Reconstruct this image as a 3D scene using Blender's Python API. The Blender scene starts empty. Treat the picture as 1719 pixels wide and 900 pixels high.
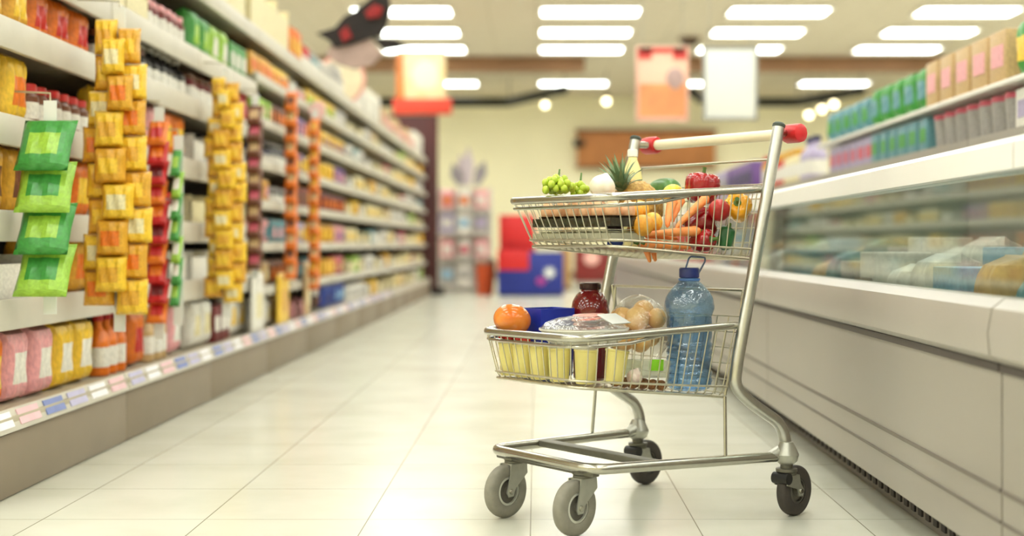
import bpy, bmesh, math, random
from mathutils import Vector, Matrix
rnd = random.Random(7)
PI = math.pi
SC = bpy.context.scene
COL = SC.collection

# ------------------------------------------------------------------ materials
def lin(c):
    return tuple(((v/255)/12.92 if v/255 <= .04045 else ((v/255+.055)/1.055)**2.4) for v in c)
MATS = {}
def new_mat(name):
    m = bpy.data.materials.new(name); m.use_nodes = True
    nt = m.node_tree; nt.nodes.clear()
    out = nt.nodes.new('ShaderNodeOutputMaterial')
    return m, nt, out
def mat(name, rgb, rough=.5, metal=0., var=0., scale=20., rgb2=None, bump=0., coat=0., spec=.5, sss=0.):
    """A principled material whose colour wanders a little (noise) between two tones."""
    if name in MATS: return MATS[name]
    m, nt, out = new_mat(name)
    p = nt.nodes.new('ShaderNodeBsdfPrincipled')
    nt.links.new(p.outputs[0], out.inputs[0])
    p.inputs['Roughness'].default_value = rough
    p.inputs['Metallic'].default_value = metal
    p.inputs['Coat Weight'].default_value = coat
    p.inputs['Specular IOR Level'].default_value = spec
    if sss:
        p.inputs['Subsurface Weight'].default_value = sss
        p.inputs['Subsurface Radius'].default_value = (.01,.006,.003)
    c = lin(rgb)
    c2 = lin(rgb2) if rgb2 else tuple(v*(1-var) for v in c)
    tc = nt.nodes.new('ShaderNodeTexCoord')
    nz = nt.nodes.new('ShaderNodeTexNoise'); nz.inputs['Scale'].default_value = scale; nz.inputs['Detail'].default_value = 4
    nt.links.new(tc.outputs['Object'], nz.inputs['Vector'])
    rp = nt.nodes.new('ShaderNodeValToRGB')
    rp.color_ramp.elements[0].position = .35; rp.color_ramp.elements[1].position = .65
    rp.color_ramp.elements[0].color = (*c, 1); rp.color_ramp.elements[1].color = (*c2, 1)
    nt.links.new(nz.outputs['Fac'], rp.inputs['Fac']); nt.links.new(rp.outputs['Color'], p.inputs['Base Color'])
    if bump:
        b = nt.nodes.new('ShaderNodeBump'); b.inputs['Strength'].default_value = bump; b.inputs['Distance'].default_value = .004
        nt.links.new(nz.outputs['Fac'], b.inputs['Height']); nt.links.new(b.outputs[0], p.inputs['Normal'])
    MATS[name] = m
    return m
def emit(name, rgb, strength):
    if name in MATS: return MATS[name]
    m, nt, out = new_mat(name)
    e = nt.nodes.new('ShaderNodeEmission'); e.inputs[0].default_value = (*lin(rgb), 1); e.inputs[1].default_value = strength
    nt.links.new(e.outputs[0], out.inputs[0]); MATS[name] = m
    return m
def film(name, rgb, gloss=.25, rough=.08, bump=0., scale=60., body=0., bodyrgb=(255,255,255)):
    """Clear or tinted sheet: transparent + glossy by fresnel, optionally a little milky body."""
    if name in MATS: return MATS[name]
    m, nt, out = new_mat(name)
    N = nt.nodes.new; L = nt.links.new
    t = N('ShaderNodeBsdfTransparent'); t.inputs[0].default_value = (*lin(rgb), 1)
    g = N('ShaderNodeBsdfGlossy'); g.inputs['Roughness'].default_value = rough
    fr = N('ShaderNodeFresnel'); ge = N('ShaderNodeNewGeometry')
    io = N('ShaderNodeMath'); io.operation = 'MULTIPLY_ADD'; io.inputs[1].default_value = 1/1.5-1.5; io.inputs[2].default_value = 1.5
    L(ge.outputs['Backfacing'], io.inputs[0]); L(io.outputs[0], fr.inputs[0])
    ma = N('ShaderNodeMath'); ma.operation = 'MULTIPLY_ADD'; ma.inputs[1].default_value = 1.; ma.inputs[2].default_value = gloss*.25
    L(fr.outputs[0], ma.inputs[0])
    mx = N('ShaderNodeMixShader'); L(ma.outputs[0], mx.inputs[0]); L(t.outputs[0], mx.inputs[1]); L(g.outputs[0], mx.inputs[2])
    last = mx
    if bump:
        tc = N('ShaderNodeTexCoord'); nz = N('ShaderNodeTexNoise'); nz.inputs['Scale'].default_value = scale; nz.inputs['Detail'].default_value = 3
        L(tc.outputs['Object'], nz.inputs['Vector'])
        b = N('ShaderNodeBump'); b.inputs['Strength'].default_value = bump; b.inputs['Distance'].default_value = .01
        L(nz.outputs['Fac'], b.inputs['Height']); L(b.outputs[0], g.inputs['Normal']); L(b.outputs[0], fr.inputs['Normal'])
    if body:
        d = N('ShaderNodeBsdfDiffuse'); d.inputs[0].default_value = (*lin(bodyrgb), 1)
        mb = N('ShaderNodeMixShader'); mb.inputs[0].default_value = body
        L(mx.outputs[0], mb.inputs[1]); L(d.outputs[0], mb.inputs[2]); last = mb
    L(last.outputs[0], out.inputs[0]); MATS[name] = m
    return m
def tile_mat():
    m, nt, out = new_mat('floor_tiles')
    N = nt.nodes.new; L = nt.links.new
    p = N('ShaderNodeBsdfPrincipled'); L(p.outputs[0], out.inputs[0])
    p.inputs['Roughness'].default_value = .22; p.inputs['Specular IOR Level'].default_value = .45
    tc = N('ShaderNodeTexCoord'); mp = N('ShaderNodeMapping'); L(tc.outputs['Object'], mp.inputs[0])
    mp.inputs['Location'].default_value = (.403+.39*40, -3.297+.41*40, 0)
    br = N('ShaderNodeTexBrick'); L(mp.outputs[0], br.inputs['Vector'])
    br.offset = 0; br.squash = 1
    br.inputs['Scale'].default_value = 1; br.inputs['Brick Width'].default_value = .39; br.inputs['Row Height'].default_value = .41
    br.inputs['Mortar Size'].default_value = .0016; br.inputs['Mortar Smooth'].default_value = .3; br.inputs['Bias'].default_value = 0
    br.inputs['Color1'].default_value = (*lin((217,217,203)), 1); br.inputs['Color2'].default_value = (*lin((213,212,197)), 1)
    br.inputs['Mortar'].default_value = (*lin((130,124,106)), 1)
    nz = N('ShaderNodeTexNoise'); nz.inputs['Scale'].default_value = 3.5; nz.inputs['Detail'].default_value = 6; L(tc.outputs['Object'], nz.inputs['Vector'])
    rp = N('ShaderNodeValToRGB'); rp.color_ramp.elements[0].color = (.9,.9,.87,1); rp.color_ramp.elements[1].color = (1,1,1,1)
    rp.color_ramp.elements[0].position = .3; rp.color_ramp.elements[1].position = .6
    L(nz.outputs['Fac'], rp.inputs[0])
    mx = N('ShaderNodeMix'); mx.data_type = 'RGBA'; mx.blend_type = 'MULTIPLY'; mx.inputs[0].default_value = 1
    L(br.outputs['Color'], mx.inputs[6]); L(rp.outputs['Color'], mx.inputs[7]); L(mx.outputs[2], p.inputs['Base Color'])
    return m
def panel_mat(name, rgb, rgb2, wid):
    """ceiling boards: faint grid of joints"""
    m, nt, out = new_mat(name)
    N = nt.nodes.new; L = nt.links.new
    p = N('ShaderNodeBsdfPrincipled'); L(p.outputs[0], out.inputs[0]); p.inputs['Roughness'].default_value = .8
    tc = N('ShaderNodeTexCoord'); br = N('ShaderNodeTexBrick'); L(tc.outputs['Object'], br.inputs['Vector']); br.offset = 0
    br.inputs['Scale'].default_value = 1; br.inputs['Brick Width'].default_value = wid; br.inputs['Row Height'].default_value = wid
    br.inputs['Mortar Size'].default_value = .012
    br.inputs['Color1'].default_value = (*lin(rgb), 1); br.inputs['Color2'].default_value = (*lin(rgb), 1); br.inputs['Mortar'].default_value = (*lin(rgb2), 1)
    L(br.outputs['Color'], p.inputs['Base Color'])
    return m

chrome = mat('zinc_plated_steel', (186,184,174), .22, 1., .08, 60)
chrome_post = mat('brushed_steel_post', (196,195,188), .28, 1., .06, 80)
wire_m = mat('zinc_wire', (196,190,170), .32, 1., .1, 90)
dark_steel = mat('dark_grey_steel', (112,110,98), .45, .5, .15, 40)
fork_m = mat('pressed_steel_fork', (186,186,176), .38, .75, .1, 50)
rubber = mat('grey_rubber_tyre', (138,134,122), .7, 0, .14, 60)
rubber_dark = mat('dark_rubber_tyre', (66,60,56), .7, 0, .15, 60)
hub_m = mat('grey_plastic_hub', (150,148,138), .4, .2, .1, 50)
black_pl = mat('black_plastic', (26,25,24), .5, 0, .2, 30)
cap_green = mat('dark_green_plastic_cap', (52,62,52), .5, 0, .15, 30)
red_grip = mat('red_plastic_grip', (206,34,40), .35, 0, .12, 40)
cream_bar = mat('cream_plastic_bar', (238,228,198), .4, 0, .04, 20)
white_metal = mat('white_painted_metal', (226,222,212), .4, 0, .04, 5)
rail_m = mat('pale_price_rail', (200,194,180), .45, 0, .07, 8)
shelf_m = mat('beige_painted_shelf', (176,166,144), .5, 0, .06, 6)
plinth_m = mat('taupe_plinth_paint', (134,120,102), .5, 0, .08, 4)
back_m = mat('dark_brown_back_panel', (40,28,24), .7, 0, .2, 5)
maroon = mat('maroon_gable_panel', (74,14,13), .5, 0, .25, 2)
wood_m = mat('orange_brown_board', (196,128,72), .55, 0, .2, 3)
wall_m = mat('cream_wall_paint', (247,240,208), .8, 0, .05, 1.2)
beam_m = mat('brown_beam_paint', (150,112,82), .7, 0, .15, 2)
blackrail = mat('black_rail_paint', (20,18,16), .6, 0, .1, 5)
freezer_m = mat('pale_freezer_enamel', (156,149,139), .35, 0, .05, 2)
freezer_in = mat('white_freezer_liner', (240,242,240), .45, 0, .05, 3)
groove_m = mat('grey_trim_line', (120,112,104), .5, 0, .1, 8)
vent_m = mat('dark_vent_slots', (52,44,40), .6, 0, .3, 30)
bumper_m = mat('pale_bumper_rail', (170,163,154), .35, 0, .05, 3)
glass_m = film('freezer_glass', (246,250,248), 0, .03)
emit_panel = emit('lit_diffuser', (251,254,246), 10)
emit_bulb = emit('lit_bulb', (255,238,190), 7)
white_print = mat('white_board_print', (228,230,226), .5, 0, .04, 3)
grey_edge = mat('grey_board_edge', (150,150,146), .5, 0, .05, 5)

# ------------------------------------------------------------------ mesh helpers
class MB:
    def __init__(s): s.v = []; s.f = []; s.m = []; s.mats = []
    def mi(s, m):
        if m not in s.mats: s.mats.append(m)
        return s.mats.index(m)
    def add(s, vs, fs, m, T=None):
        b = len(s.v); k = s.mi(m)
        s.v += [tuple(T @ Vector(v)) if T else tuple(v) for v in vs]
        s.f += [tuple(b+i for i in f) for f in fs]; s.m += [k]*len(fs)
        return s
    def box(s, c, d, m, bev=0., T=None, segs=2):
        bm = bmesh.new(); bmesh.ops.create_cube(bm, size=1)
        bmesh.ops.scale(bm, vec=d, verts=bm.verts)
        if bev: bmesh.ops.bevel(bm, geom=bm.edges[:], offset=bev, segments=segs, profile=.5, affect='EDGES')
        bmesh.ops.translate(bm, vec=c, verts=bm.verts)
        bm.verts.index_update()
        s.add([v.co[:] for v in bm.verts], [[v.index for v in f.verts] for f in bm.faces], m, T); bm.free()
        return s
    def prism(s, poly, axis, a, b, m, T=None):
        """poly in the two other axes, extruded along axis from a to b"""
        n = len(poly); vs = []
        for t in (a, b):
            for p in poly:
                q = list(p); q.insert(axis, t); vs.append(q)
        fs = [list(range(n))[::-1], list(range(n, 2*n))] + [(i, (i+1) % n, n+(i+1) % n, n+i) for i in range(n)]
        return s.add(vs, fs, m, T)
    def tube(s, pts, r, m, segs=10, closed=False, T=None, cap=True):
        pts = [Vector(p) for p in pts]; n = len(pts)
        rr = r if isinstance(r, (list, tuple)) else [r]*n
        tan = []
        for i in range(n):
            a = pts[(i-1) % n] if (closed or i > 0) else pts[i]
            b = pts[(i+1) % n] if (closed or i < n-1) else pts[i]
            tan.append((b-a).normalized())
        up = Vector((0,0,1)) if abs(tan[0].z) < .9 else Vector((1,0,0))
        nrm = (up - tan[0]*up.dot(tan[0])).normalized()
        vs = []; 
        for i in range(n):
            nrm = (nrm - tan[i]*nrm.dot(tan[i])).normalized(); bn = tan[i].cross(nrm)
            for k in range(segs):
                a = 2*PI*k/segs
                vs.append(pts[i] + (nrm*math.cos(a)+bn*math.sin(a))*rr[i])
        fs = []
        for i in range(n if closed else n-1):
            j = (i+1) % n
            for k in range(segs):
                k2 = (k+1) % segs
                fs.append((i*segs+k, i*segs+k2, j*segs+k2, j*segs+k))
        if not closed and cap: fs += [tuple(range(segs))[::-1], tuple((n-1)*segs+k for k in range(segs))]
        return s.add(vs, fs, m, T)
    def lathe(s, prof, m, segs=24, T=None, fn=None, cap=True):
        """prof: (r,z) from bottom to top; fn(angle, r, z) -> (r, z) may deform"""
        vs = []; fs = []; n = len(prof)
        for (r, z) in prof:
            for k in range(segs):
                a = 2*PI*k/segs; q, w = (fn(a, r, z) if fn else (r, z))
                vs.append((q*math.cos(a), q*math.sin(a), w))
        for i in range(n-1):
            for k in range(segs):
                k2 = (k+1) % segs
                fs.append((i*segs+k, i*segs+k2, (i+1)*segs+k2, (i+1)*segs+k))
        if cap and prof[0][0] > 1e-6: fs.append(tuple(range(segs))[::-1])
        if cap and prof[-1][0] > 1e-6: fs.append(tuple((n-1)*segs+k for k in range(segs)))
        return s.add(vs, fs, m, T)
    def ball(s, c, r, m, segs=20, rings=12, T=None, fn=None):
        rx, ry, rz = r if isinstance(r, (tuple, list)) else (r, r, r)
        prof = [(max(math.sin(PI*i/rings), 1e-7), -math.cos(PI*i/rings)) for i in range(rings+1)]
        M = Matrix.Translation(c) @ Matrix.Diagonal((rx, ry, rz, 1))
        return s.lathe(prof, m, segs, (T @ M) if T else M, fn)
    def build(s, name, parent=None, T=None, sharp=35):
        me = bpy.data.meshes.new(name); me.from_pydata(s.v, [], s.f)
        for m in s.mats: me.materials.append(m)
        me.polygons.foreach_set('material_index', s.m)
        bm = bmesh.new(); bm.from_mesh(me); bmesh.ops.remove_doubles(bm, verts=bm.verts, dist=1e-6)
        bmesh.ops.recalc_face_normals(bm, faces=bm.faces); bm.to_mesh(me); bm.free()
        me.shade_smooth(); me.set_sharp_from_angle(angle=math.radians(sharp))
        o = bpy.data.objects.new(name, me); COL.objects.link(o)
        if parent: o.parent = parent
        if T is not None: o.matrix_world = T
        return o
def fillet(pts, r, n=6, closed=False):
    pts = [Vector(p) for p in pts]; out = []; N = len(pts)
    for i in range(N):
        if not closed and i in (0, N-1): out.append(pts[i]); continue
        p, a, b = pts[i], pts[(i-1) % N], pts[(i+1) % N]
        d1, d2 = (a-p), (b-p); q = min(r, d1.length*.48, d2.length*.48)
        p1, p2 = p+d1.normalized()*q, p+d2.normalized()*q
        for k in range(n+1):
            t = k/n; out.append(p1*(1-t)**2 + p*2*t*(1-t) + p2*t*t)
    return out
def tag(o, label=None, cat=None, group=None, kind=None):
    if label: o['label'] = label
    if cat: o['category'] = cat
    if group: o['group'] = group
    if kind: o['kind'] = kind
    return o
def empty(name, T=None, label=None, cat=None, group=None):
    o = bpy.data.objects.new(name, None); COL.objects.link(o); o.empty_display_size = .1
    if T is not None: o.matrix_world = T
    return tag(o, label, cat, group)
def copy_tree(root, T):
    c = root.copy(); COL.objects.link(c); c.matrix_world = T
    for ch in root.children:
        d = ch.copy(); COL.objects.link(d); d.parent = c
        for g in ch.children:
            e = g.copy(); COL.objects.link(e); e.parent = d
    return c
def TR(x, y, z, rz=0, rx=0, ry=0, s=(1,1,1)):
    return Matrix.Translation((x, y, z)) @ Matrix.Rotation(rz, 4, 'Z') @ Matrix.Rotation(ry, 4, 'Y') @ Matrix.Rotation(rx, 4, 'X') @ Matrix.Diagonal((*s, 1))
ORD = ['first','second','third','fourth','fifth','sixth','seventh','eighth','ninth','tenth','eleventh','twelfth','thirteenth','fourteenth','fifteenth','sixteenth','seventeenth','eighteenth','nineteenth','twentieth']

# ------------------------------------------------------------------ camera
cam = bpy.data.cameras.new('camera'); co = bpy.data.objects.new('camera', cam); COL.objects.link(co)
co.location = (0, 0, .66); co.rotation_euler = (PI/2, 0, 0)
cam.sensor_width = 36; cam.lens = 2308*36/1719
cam.shift_x = -40.5/1719; cam.shift_y = -40/1719
cam.clip_start = .05; cam.clip_end = 200
cam.dof.use_dof = True; cam.dof.focus_distance = 3.25; cam.dof.aperture_fstop = 1.7
SC.camera = co

# ------------------------------------------------------------------ room
RX0, RX1, RY0, RY1, H = -10, 10, -5, 27, 3.56
def struct(name, mb, **k):
    o = mb.build(name); o['kind'] = 'structure'; return o
struct('floor', MB().box((0, (RY0+RY1)/2, -.05), (RX1-RX0+.4, RY1-RY0+.4, .1), tile_mat()))
bpy.data.objects['floor'].location = (0,0,0)
struct('ceiling', MB().box((0, (RY0+RY1)/2, H+.05), (RX1-RX0+.4, RY1-RY0+.4, .1), panel_mat('ceiling_boards', (212,201,182), (200,189,168), .6)))
struct('wall_back', MB().box((0, RY1+.1, H/2), (RX1-RX0+.4, .2, H), wall_m))
struct('wall_front', MB().box((0, RY0-.1, H/2), (RX1-RX0+.4, .2, H), wall_m))
struct('wall_left', MB().box((RX0-.1, (RY0+RY1)/2, H/2), (.2, RY1-RY0, H), wall_m))
struct('wall_right', MB().box((RX1+.1, (RY0+RY1)/2, H/2), (.2, RY1-RY0, H), wall_m))
struct('trim_1', MB().box((-4.6, 21.35, H-.11), (10.7, .3, .22), beam_m, .02))
struct('trim_2', MB().box((5.9, 21.35, H-.11), (8.0, .3, .22), beam_m, .02))
struct('baseboard_back', MB().box((0, RY1-.015, .06), (RX1-RX0, .03, .12), mat('dark_baseboard', (120,104,86), .6)))

# ceiling lights (3.56 m up, rows 1.65 m apart, columns 2.33 m apart)
LROW = [24.6, 20.3, 18.65, 17.0, 15.35, 13.7, 12.05, 10.4, 8.75, 7.1, 5.45, 3.8, 2.15, .5, -1.15, -2.8]
LX = [.67+2.33*k for k in range(-4, 5)]
LX = [x for x in LX if abs(x) < 9]
def light_proto():
    e = empty('ceiling_light', TR(0,0,H))
    f = MB()
    for sx in (-1,1): f.box((sx*.615, 0, -.02), (.03, .64, .04), white_metal, .006)
    for sy in (-1,1): f.box((0, sy*.315, -.02), (1.2, .03, .04), white_metal, .006)
    f.build('frame', e)
    MB().box((0,0,-.014), (1.2,.6,.02), emit_panel, .004).build('diffuser', e)
    return e
lp = light_proto(); first = True
for r, y in enumerate(LROW):
    for c, x in enumerate(LX):
        T = TR(x, y, H); o = lp if first else copy_tree(lp, T)
        if first: o.matrix_world = T; first = False
        tag(o, f'lit white ceiling light, {ORD[r]} row from far wall, {ORD[c]} across from shelving side', 'ceiling light', 'ceiling lights')

# ------------------------------------------------------------------ shelf goods
PAL = dict(red=(200,32,34), orange=(232,120,30), yellow=(244,200,58), gold=(226,168,52), green=(66,150,64), lime=(156,200,70), blue=(44,74,168),
           navy=(34,36,84), purple=(116,80,150), pink=(236,168,172), white=(236,232,222), cream=(234,222,176), brown=(112,62,36), maroon=(112,28,32),
           black=(34,30,32), grey=(170,166,162), teal=(96,150,160), tan=(204,170,120), rose=(206,92,110), lavender=(176,164,196), skyblue=(150,190,214))
def goods_mat(c, gl):
    return mat(('glossy_' if gl else 'printed_')+c+'_pack', PAL[c], .32 if gl else .5, 0, .22, 14)
def unit_bag(a, b):
    bm = bmesh.new(); nx, nz = 10, 12; V = {}
    mb = MB(); vs = []; fs = []
    for side in (1, -1):
        for i in range(nx+1):
            for j in range(nz+1):
                u, w = i/nx*2-1, j/nz*2-1
                t = max(0, (1-u**4)*(1-w**6))**.55
                wr = 1 + .10*math.sin(9*u+3*w)*t
                pin = 1-.05*(1-abs(w))
                vs.append((u*.5*pin, side*.5*t*wr, .5+w*.5))
    n1 = (nx+1)*(nz+1)
    lab = []
    for sd in (0, 1):
        for i in range(nx):
            for j in range(nz):
                q = [sd*n1+i*(nz+1)+j, sd*n1+(i+1)*(nz+1)+j, sd*n1+(i+1)*(nz+1)+j+1, sd*n1+i*(nz+1)+j+1]
                fs.append(q); lab.append(3 <= j < 8 and 2 <= i < 8)
    bm.free()
    mb.add(vs, [f for f, l in zip(fs, lab) if not l], goods_mat(a, True))
    k = mb.mi(goods_mat(b, True)); mb.f += [tuple(f) for f, l in zip(fs, lab) if l]; mb.m += [k]*sum(lab)
    return mb
def unit_box(a, b):
    mb = MB().box((0,0,.5), (1,1,1), goods_mat(a, False), .02)
    mb.prism([(-.36,-.515),(.36,-.515),(.36,.515),(-.36,.515)], 2, .3, .72, goods_mat(b, False))
    return mb
def unit_carton(a, b):
    """display tray carton with a dipped front, filled inside"""
    mb = MB()
    mb.box((0,0,.04), (1,1,.08), goods_mat(a, False))
    mb.box((-.485,0,.5), (.03,1,1), goods_mat(a, False)); mb.box((.485,0,.5), (.03,1,1), goods_mat(a, False))
    mb.box((0,.485,.5), (1,.03,1), goods_mat(a, False)); mb.box((0,-.485,.4), (1,.03,.8), goods_mat(a, False))
    mb.box((0,0,.42), (.93,.93,.76), goods_mat(b, False), .05)
    return mb
def unit_jar(a, b):
    mb = MB().lathe([(.0,0),(.46,0),(.5,.04),(.5,.7),(.4,.8),(.4,.82)], goods_mat(a, True), 18)
    mb.lathe([(.503,.2),(.503,.58)], goods_mat('white' if a != 'white' else b, False), 18)
    mb.lathe([(0,.82),(.43,.82),(.43,.98),(.4,1),(0,1)], goods_mat(b, True), 18)
    return mb
def unit_bottle(a, b):
    mb = MB().lathe([(0,0),(.46,0),(.5,.03),(.5,.55),(.42,.66),(.2,.78),(.18,.88)], goods_mat(a, True), 18)
    mb.lathe([(.504,.14),(.504,.46)], goods_mat('white' if a != 'white' else b, False), 18)
    mb.lathe([(0,.88),(.22,.88),(.22,.99),(.2,1),(0,1)], goods_mat(b, True), 18)
    return mb
def unit_tub(a, b):
    mb = MB().lathe([(0,0),(.4,0),(.42,.03),(.49,.85)], goods_mat(a, True), 20)
    mb.lathe([(0,.85),(.5,.85),(.5,.96),(.47,1),(0,1)], goods_mat(b, True), 20)
    return mb
KIND = {  # builder, name, words, category, (width along the shelf, depth, height)
 'bag': (unit_bag, 'snack_bag', 'snack bag', 'bag', (.15,.085,.19)),
 'box': (unit_box, 'grocery_box', 'box', 'box', (.10,.13,.165)),
 'carton': (unit_carton, 'display_carton', 'display carton', 'carton', (.24,.22,.13)),
 'jar': (unit_jar, 'jar', 'jar', 'jar', (.085,.085,.13)),
 'bottle': (unit_bottle, 'bottle', 'bottle', 'bottle', (.08,.08,.185)),
 'tub': (unit_tub, 'tub', 'tub', 'tub', (.12,.12,.12)),
}
MESH = {}
def goods(kind, a, b, x, y, z, face, dims=None, label='', group='', jit=0.):
    """one pack standing at x,y,z with its front turned by `face` about Z"""
    bld, name, wd, cat, d = KIND[kind]; d = dims or d
    if (kind, a, b) not in MESH:
        o = bld(a, b).build(name); MESH[(kind, a, b)] = o.data
    else:
        o = bpy.data.objects.new(name, MESH[(kind, a, b)]); COL.objects.link(o)
    o.matrix_world = TR(x, y, z, face+rnd.uniform(-jit, jit), s=d)
    return tag(o, label, cat, group)

# ------------------------------------------------------------------ left shelving: 12 bays, 1.2 m each
XF, XB, XP = -1.43, -1.90, -1.365          # shelf fronts, back panel, plinth face
Y0, BL, NB = 3.4, 1.2, 12
LV_NEAR = [.50,.74,1.0,1.26,1.47]
LV_FAR = [.43,.66,.88,1.09,1.31,1.53]
TOPZ = 1.76
BAYLOOK = ['long beige shelving','tall white railed shelving beside the red and green strips','shelving behind the yellow snack strip']
def shelf_bay(i):
    y0 = Y0+i*BL; ym = y0+BL/2; near = i < 3
    e = empty('shelving_bay', TR(XB, ym, 0), f'{ORD[i]} beige shelving bay along the aisle, counted from the camera end to the maroon gable', 'shelving', 'shelving bays')
    def P(mb, name, par=e):
        o = mb.build(name); o.parent = par
        o.matrix_parent_inverse = par.matrix_world.inverted() if par is e else Matrix.Identity(4)
        return o
    bpy.context.view_layer.update()
    P(MB().box((XB-.015, ym, 1.0), (.03, BL-.004, 1.99), back_m), 'back_panel')
    P(MB().box((XP-.02, ym, .085), (.03, BL-.003, .165), plinth_m, .004), 'plinth')
    P(MB().box(((XP+XB)/2, ym, .19), (XP-XB, BL-.004, .04), shelf_m, .004), 'deck')
    P(MB().prism([(XP-.015,.172),(XP+.006,.172),(XP+.006,.18),(XP-.012,.235),(XP-.02,.235)], 1, y0+.003, y0+BL-.003, rail_m) if False else
      MB().add([(x, y, z) for y in (y0+.003, y0+BL-.003) for x, z in ((XP-.015,.172),(XP+.006,.172),(XP+.006,.18),(XP-.014,.228),(XP-.022,.228))],
               [(0,1,2,3,4),(9,8,7,6,5)]+[(k,(k+1)%5,5+(k+1)%5,5+k) for k in range(5)], rail_m), 'price_rail')
    tg = [mat('white_price_tag', (232,230,236), .5, 0, .04, 20), mat('lilac_price_tag', (186,182,214), .5, 0, .1, 20), mat('blue_price_tag', (120,134,190), .5, 0, .1, 20), mat('pink_price_tag', (230,190,196), .5, 0, .1, 20)]
    if i < 8:
        for k in range(6):
            P(MB().box((0,0,0), (.003,.15,.042), tg[(i*5+k*3) % 4], 0, Matrix.Translation((XP-.002, y0+.11+k*.196, .204)) @ Matrix.Rotation(-.39,4,'Y')), 'price_tag')
    for yy in (y0+.016, y0+BL-.016): P(MB().box((XB+.02, yy, 1.0), (.04, .03, 2.0), shelf_m, .004), 'upright')
    lv = LV_NEAR if near else LV_FAR
    rh = .085 if near else .05
    for z in lv+[TOPZ]:
        sh = P(MB().box(((XF+XB)/2, ym, z-.012), (XF-XB-.01, BL-.006, .022), shelf_m), 'shelf')
        h = .075 if z == TOPZ else rh
        rl = MB().box((XF, ym, z-h/2+.012), (.02, BL-.006, h), rail_m, .004).build('price_rail'); rl.parent = sh
    return [.212]+lv+[TOPZ]
FRONTS = {  # (bay, level): list of (kind, colour, label colour, dims)
 (0,0):[('bag','orange','yellow'),('bag','pink','white'),('bag','yellow','white')], (0,1):[('carton','white','grey'),('bag','gold','orange')],
 (0,2):[('bag','gold','brown'),('bag','orange','yellow')], (0,3):[('bag','yellow','orange'),('jar','brown','red')],
 (0,4):[('bag','gold','yellow'),('bag','orange','red')], (0,5):[('carton','grey','tan')], (0,6):[('carton','grey','cream')],
 (1,0):[('bottle','orange','red'),('bag','orange','red'),('bottle','tan','red'),('bag','pink','white')], (1,1):[('carton','white','grey')], (1,2):[('carton','white','cream'),('jar','maroon','red')],
 (1,3):[('bag','yellow','purple'),('bag','pink','lime'),('bag','orange','yellow')], (1,4):[('jar','black','brown'),('bottle','black','white')], (1,5):[('carton','cream','tan'),('jar','maroon','pink')], (1,6):[('carton','cream','tan')],
 (2,0):[('bag','white','cream'),('box','maroon','white'),('bag','white','yellow')], (2,1):[('carton','white','cream'),('box','black','brown')], (2,2):[('carton','cream','white')],
 (2,3):[('carton','white','grey')], (2,4):[('jar','maroon','brown'),('box','red','rose')], (2,5):[('bag','green','lime'),('bag','lime','white'),('box','green','white')], (2,6):[('carton','cream','white')],
 (3,0):[('bag','white','cream'),('bag','yellow','gold')], (3,1):[('bag','tan','cream'),('bag','brown','orange')], (3,2):[('bag','pink','teal'),('bag','teal','pink')], (3,3):[('bag','gold','pink'),('jar','black','grey')],
 (3,4):[('jar','navy','black'),('bottle','black','grey')], (3,5):[('box','lime','cream'),('box','brown','orange')], (3,6):[('box','gold','orange'),('box','yellow','orange')], (3,7):[('carton','cream','tan')],
 (4,0):[('carton','pink','white'),('bag','black','brown')], (4,1):[('box','black','teal'),('bag','teal','yellow')], (4,2):[('bag','lavender','yellow'),('bag','gold','orange')], (4,3):[('box','maroon','brown'),('bag','orange','gold')],
 (4,4):[('bag','purple','yellow'),('bag','yellow','gold')], (4,5):[('bag','purple','pink'),('bag','orange','yellow')], (4,6):[('tub','pink','white'),('box','yellow','lime')], (4,7):[('box','orange','yellow'),('jar','red','red'),('jar','teal','grey')],
 (5,0):[('bag','blue','navy'),('bag','blue','skyblue')], (5,1):[('box','gold','yellow'),('bag','rose','tan')], (5,2):[('bag','gold','yellow'),('bag','pink','purple')], (5,3):[('bag','maroon','orange')],
 (5,4):[('bag','yellow','gold'),('bag','purple','pink')], (5,5):[('bag','yellow','purple')], (5,6):[('box','yellow','lime'),('box','grey','white')], (5,7):[('jar','grey','white'),('bottle','grey','white')],
}
FARPAL = [('carton','cream','white'),('carton','white','cream'),('box','cream','yellow'),('box','white','grey'),('carton','cream','gold')]
ACC = [('box','yellow','gold'),('box','lime','cream'),('jar','maroon','red'),('box','rose','white'),('box','tan','cream'),('bag','gold','yellow'),('box','teal','white')]
CW = {'lavender':'pale purple','skyblue':'pale blue','rose':'rose pink','tan':'tan','gold':'golden','lime':'lime green','cream':'cream'}
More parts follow.
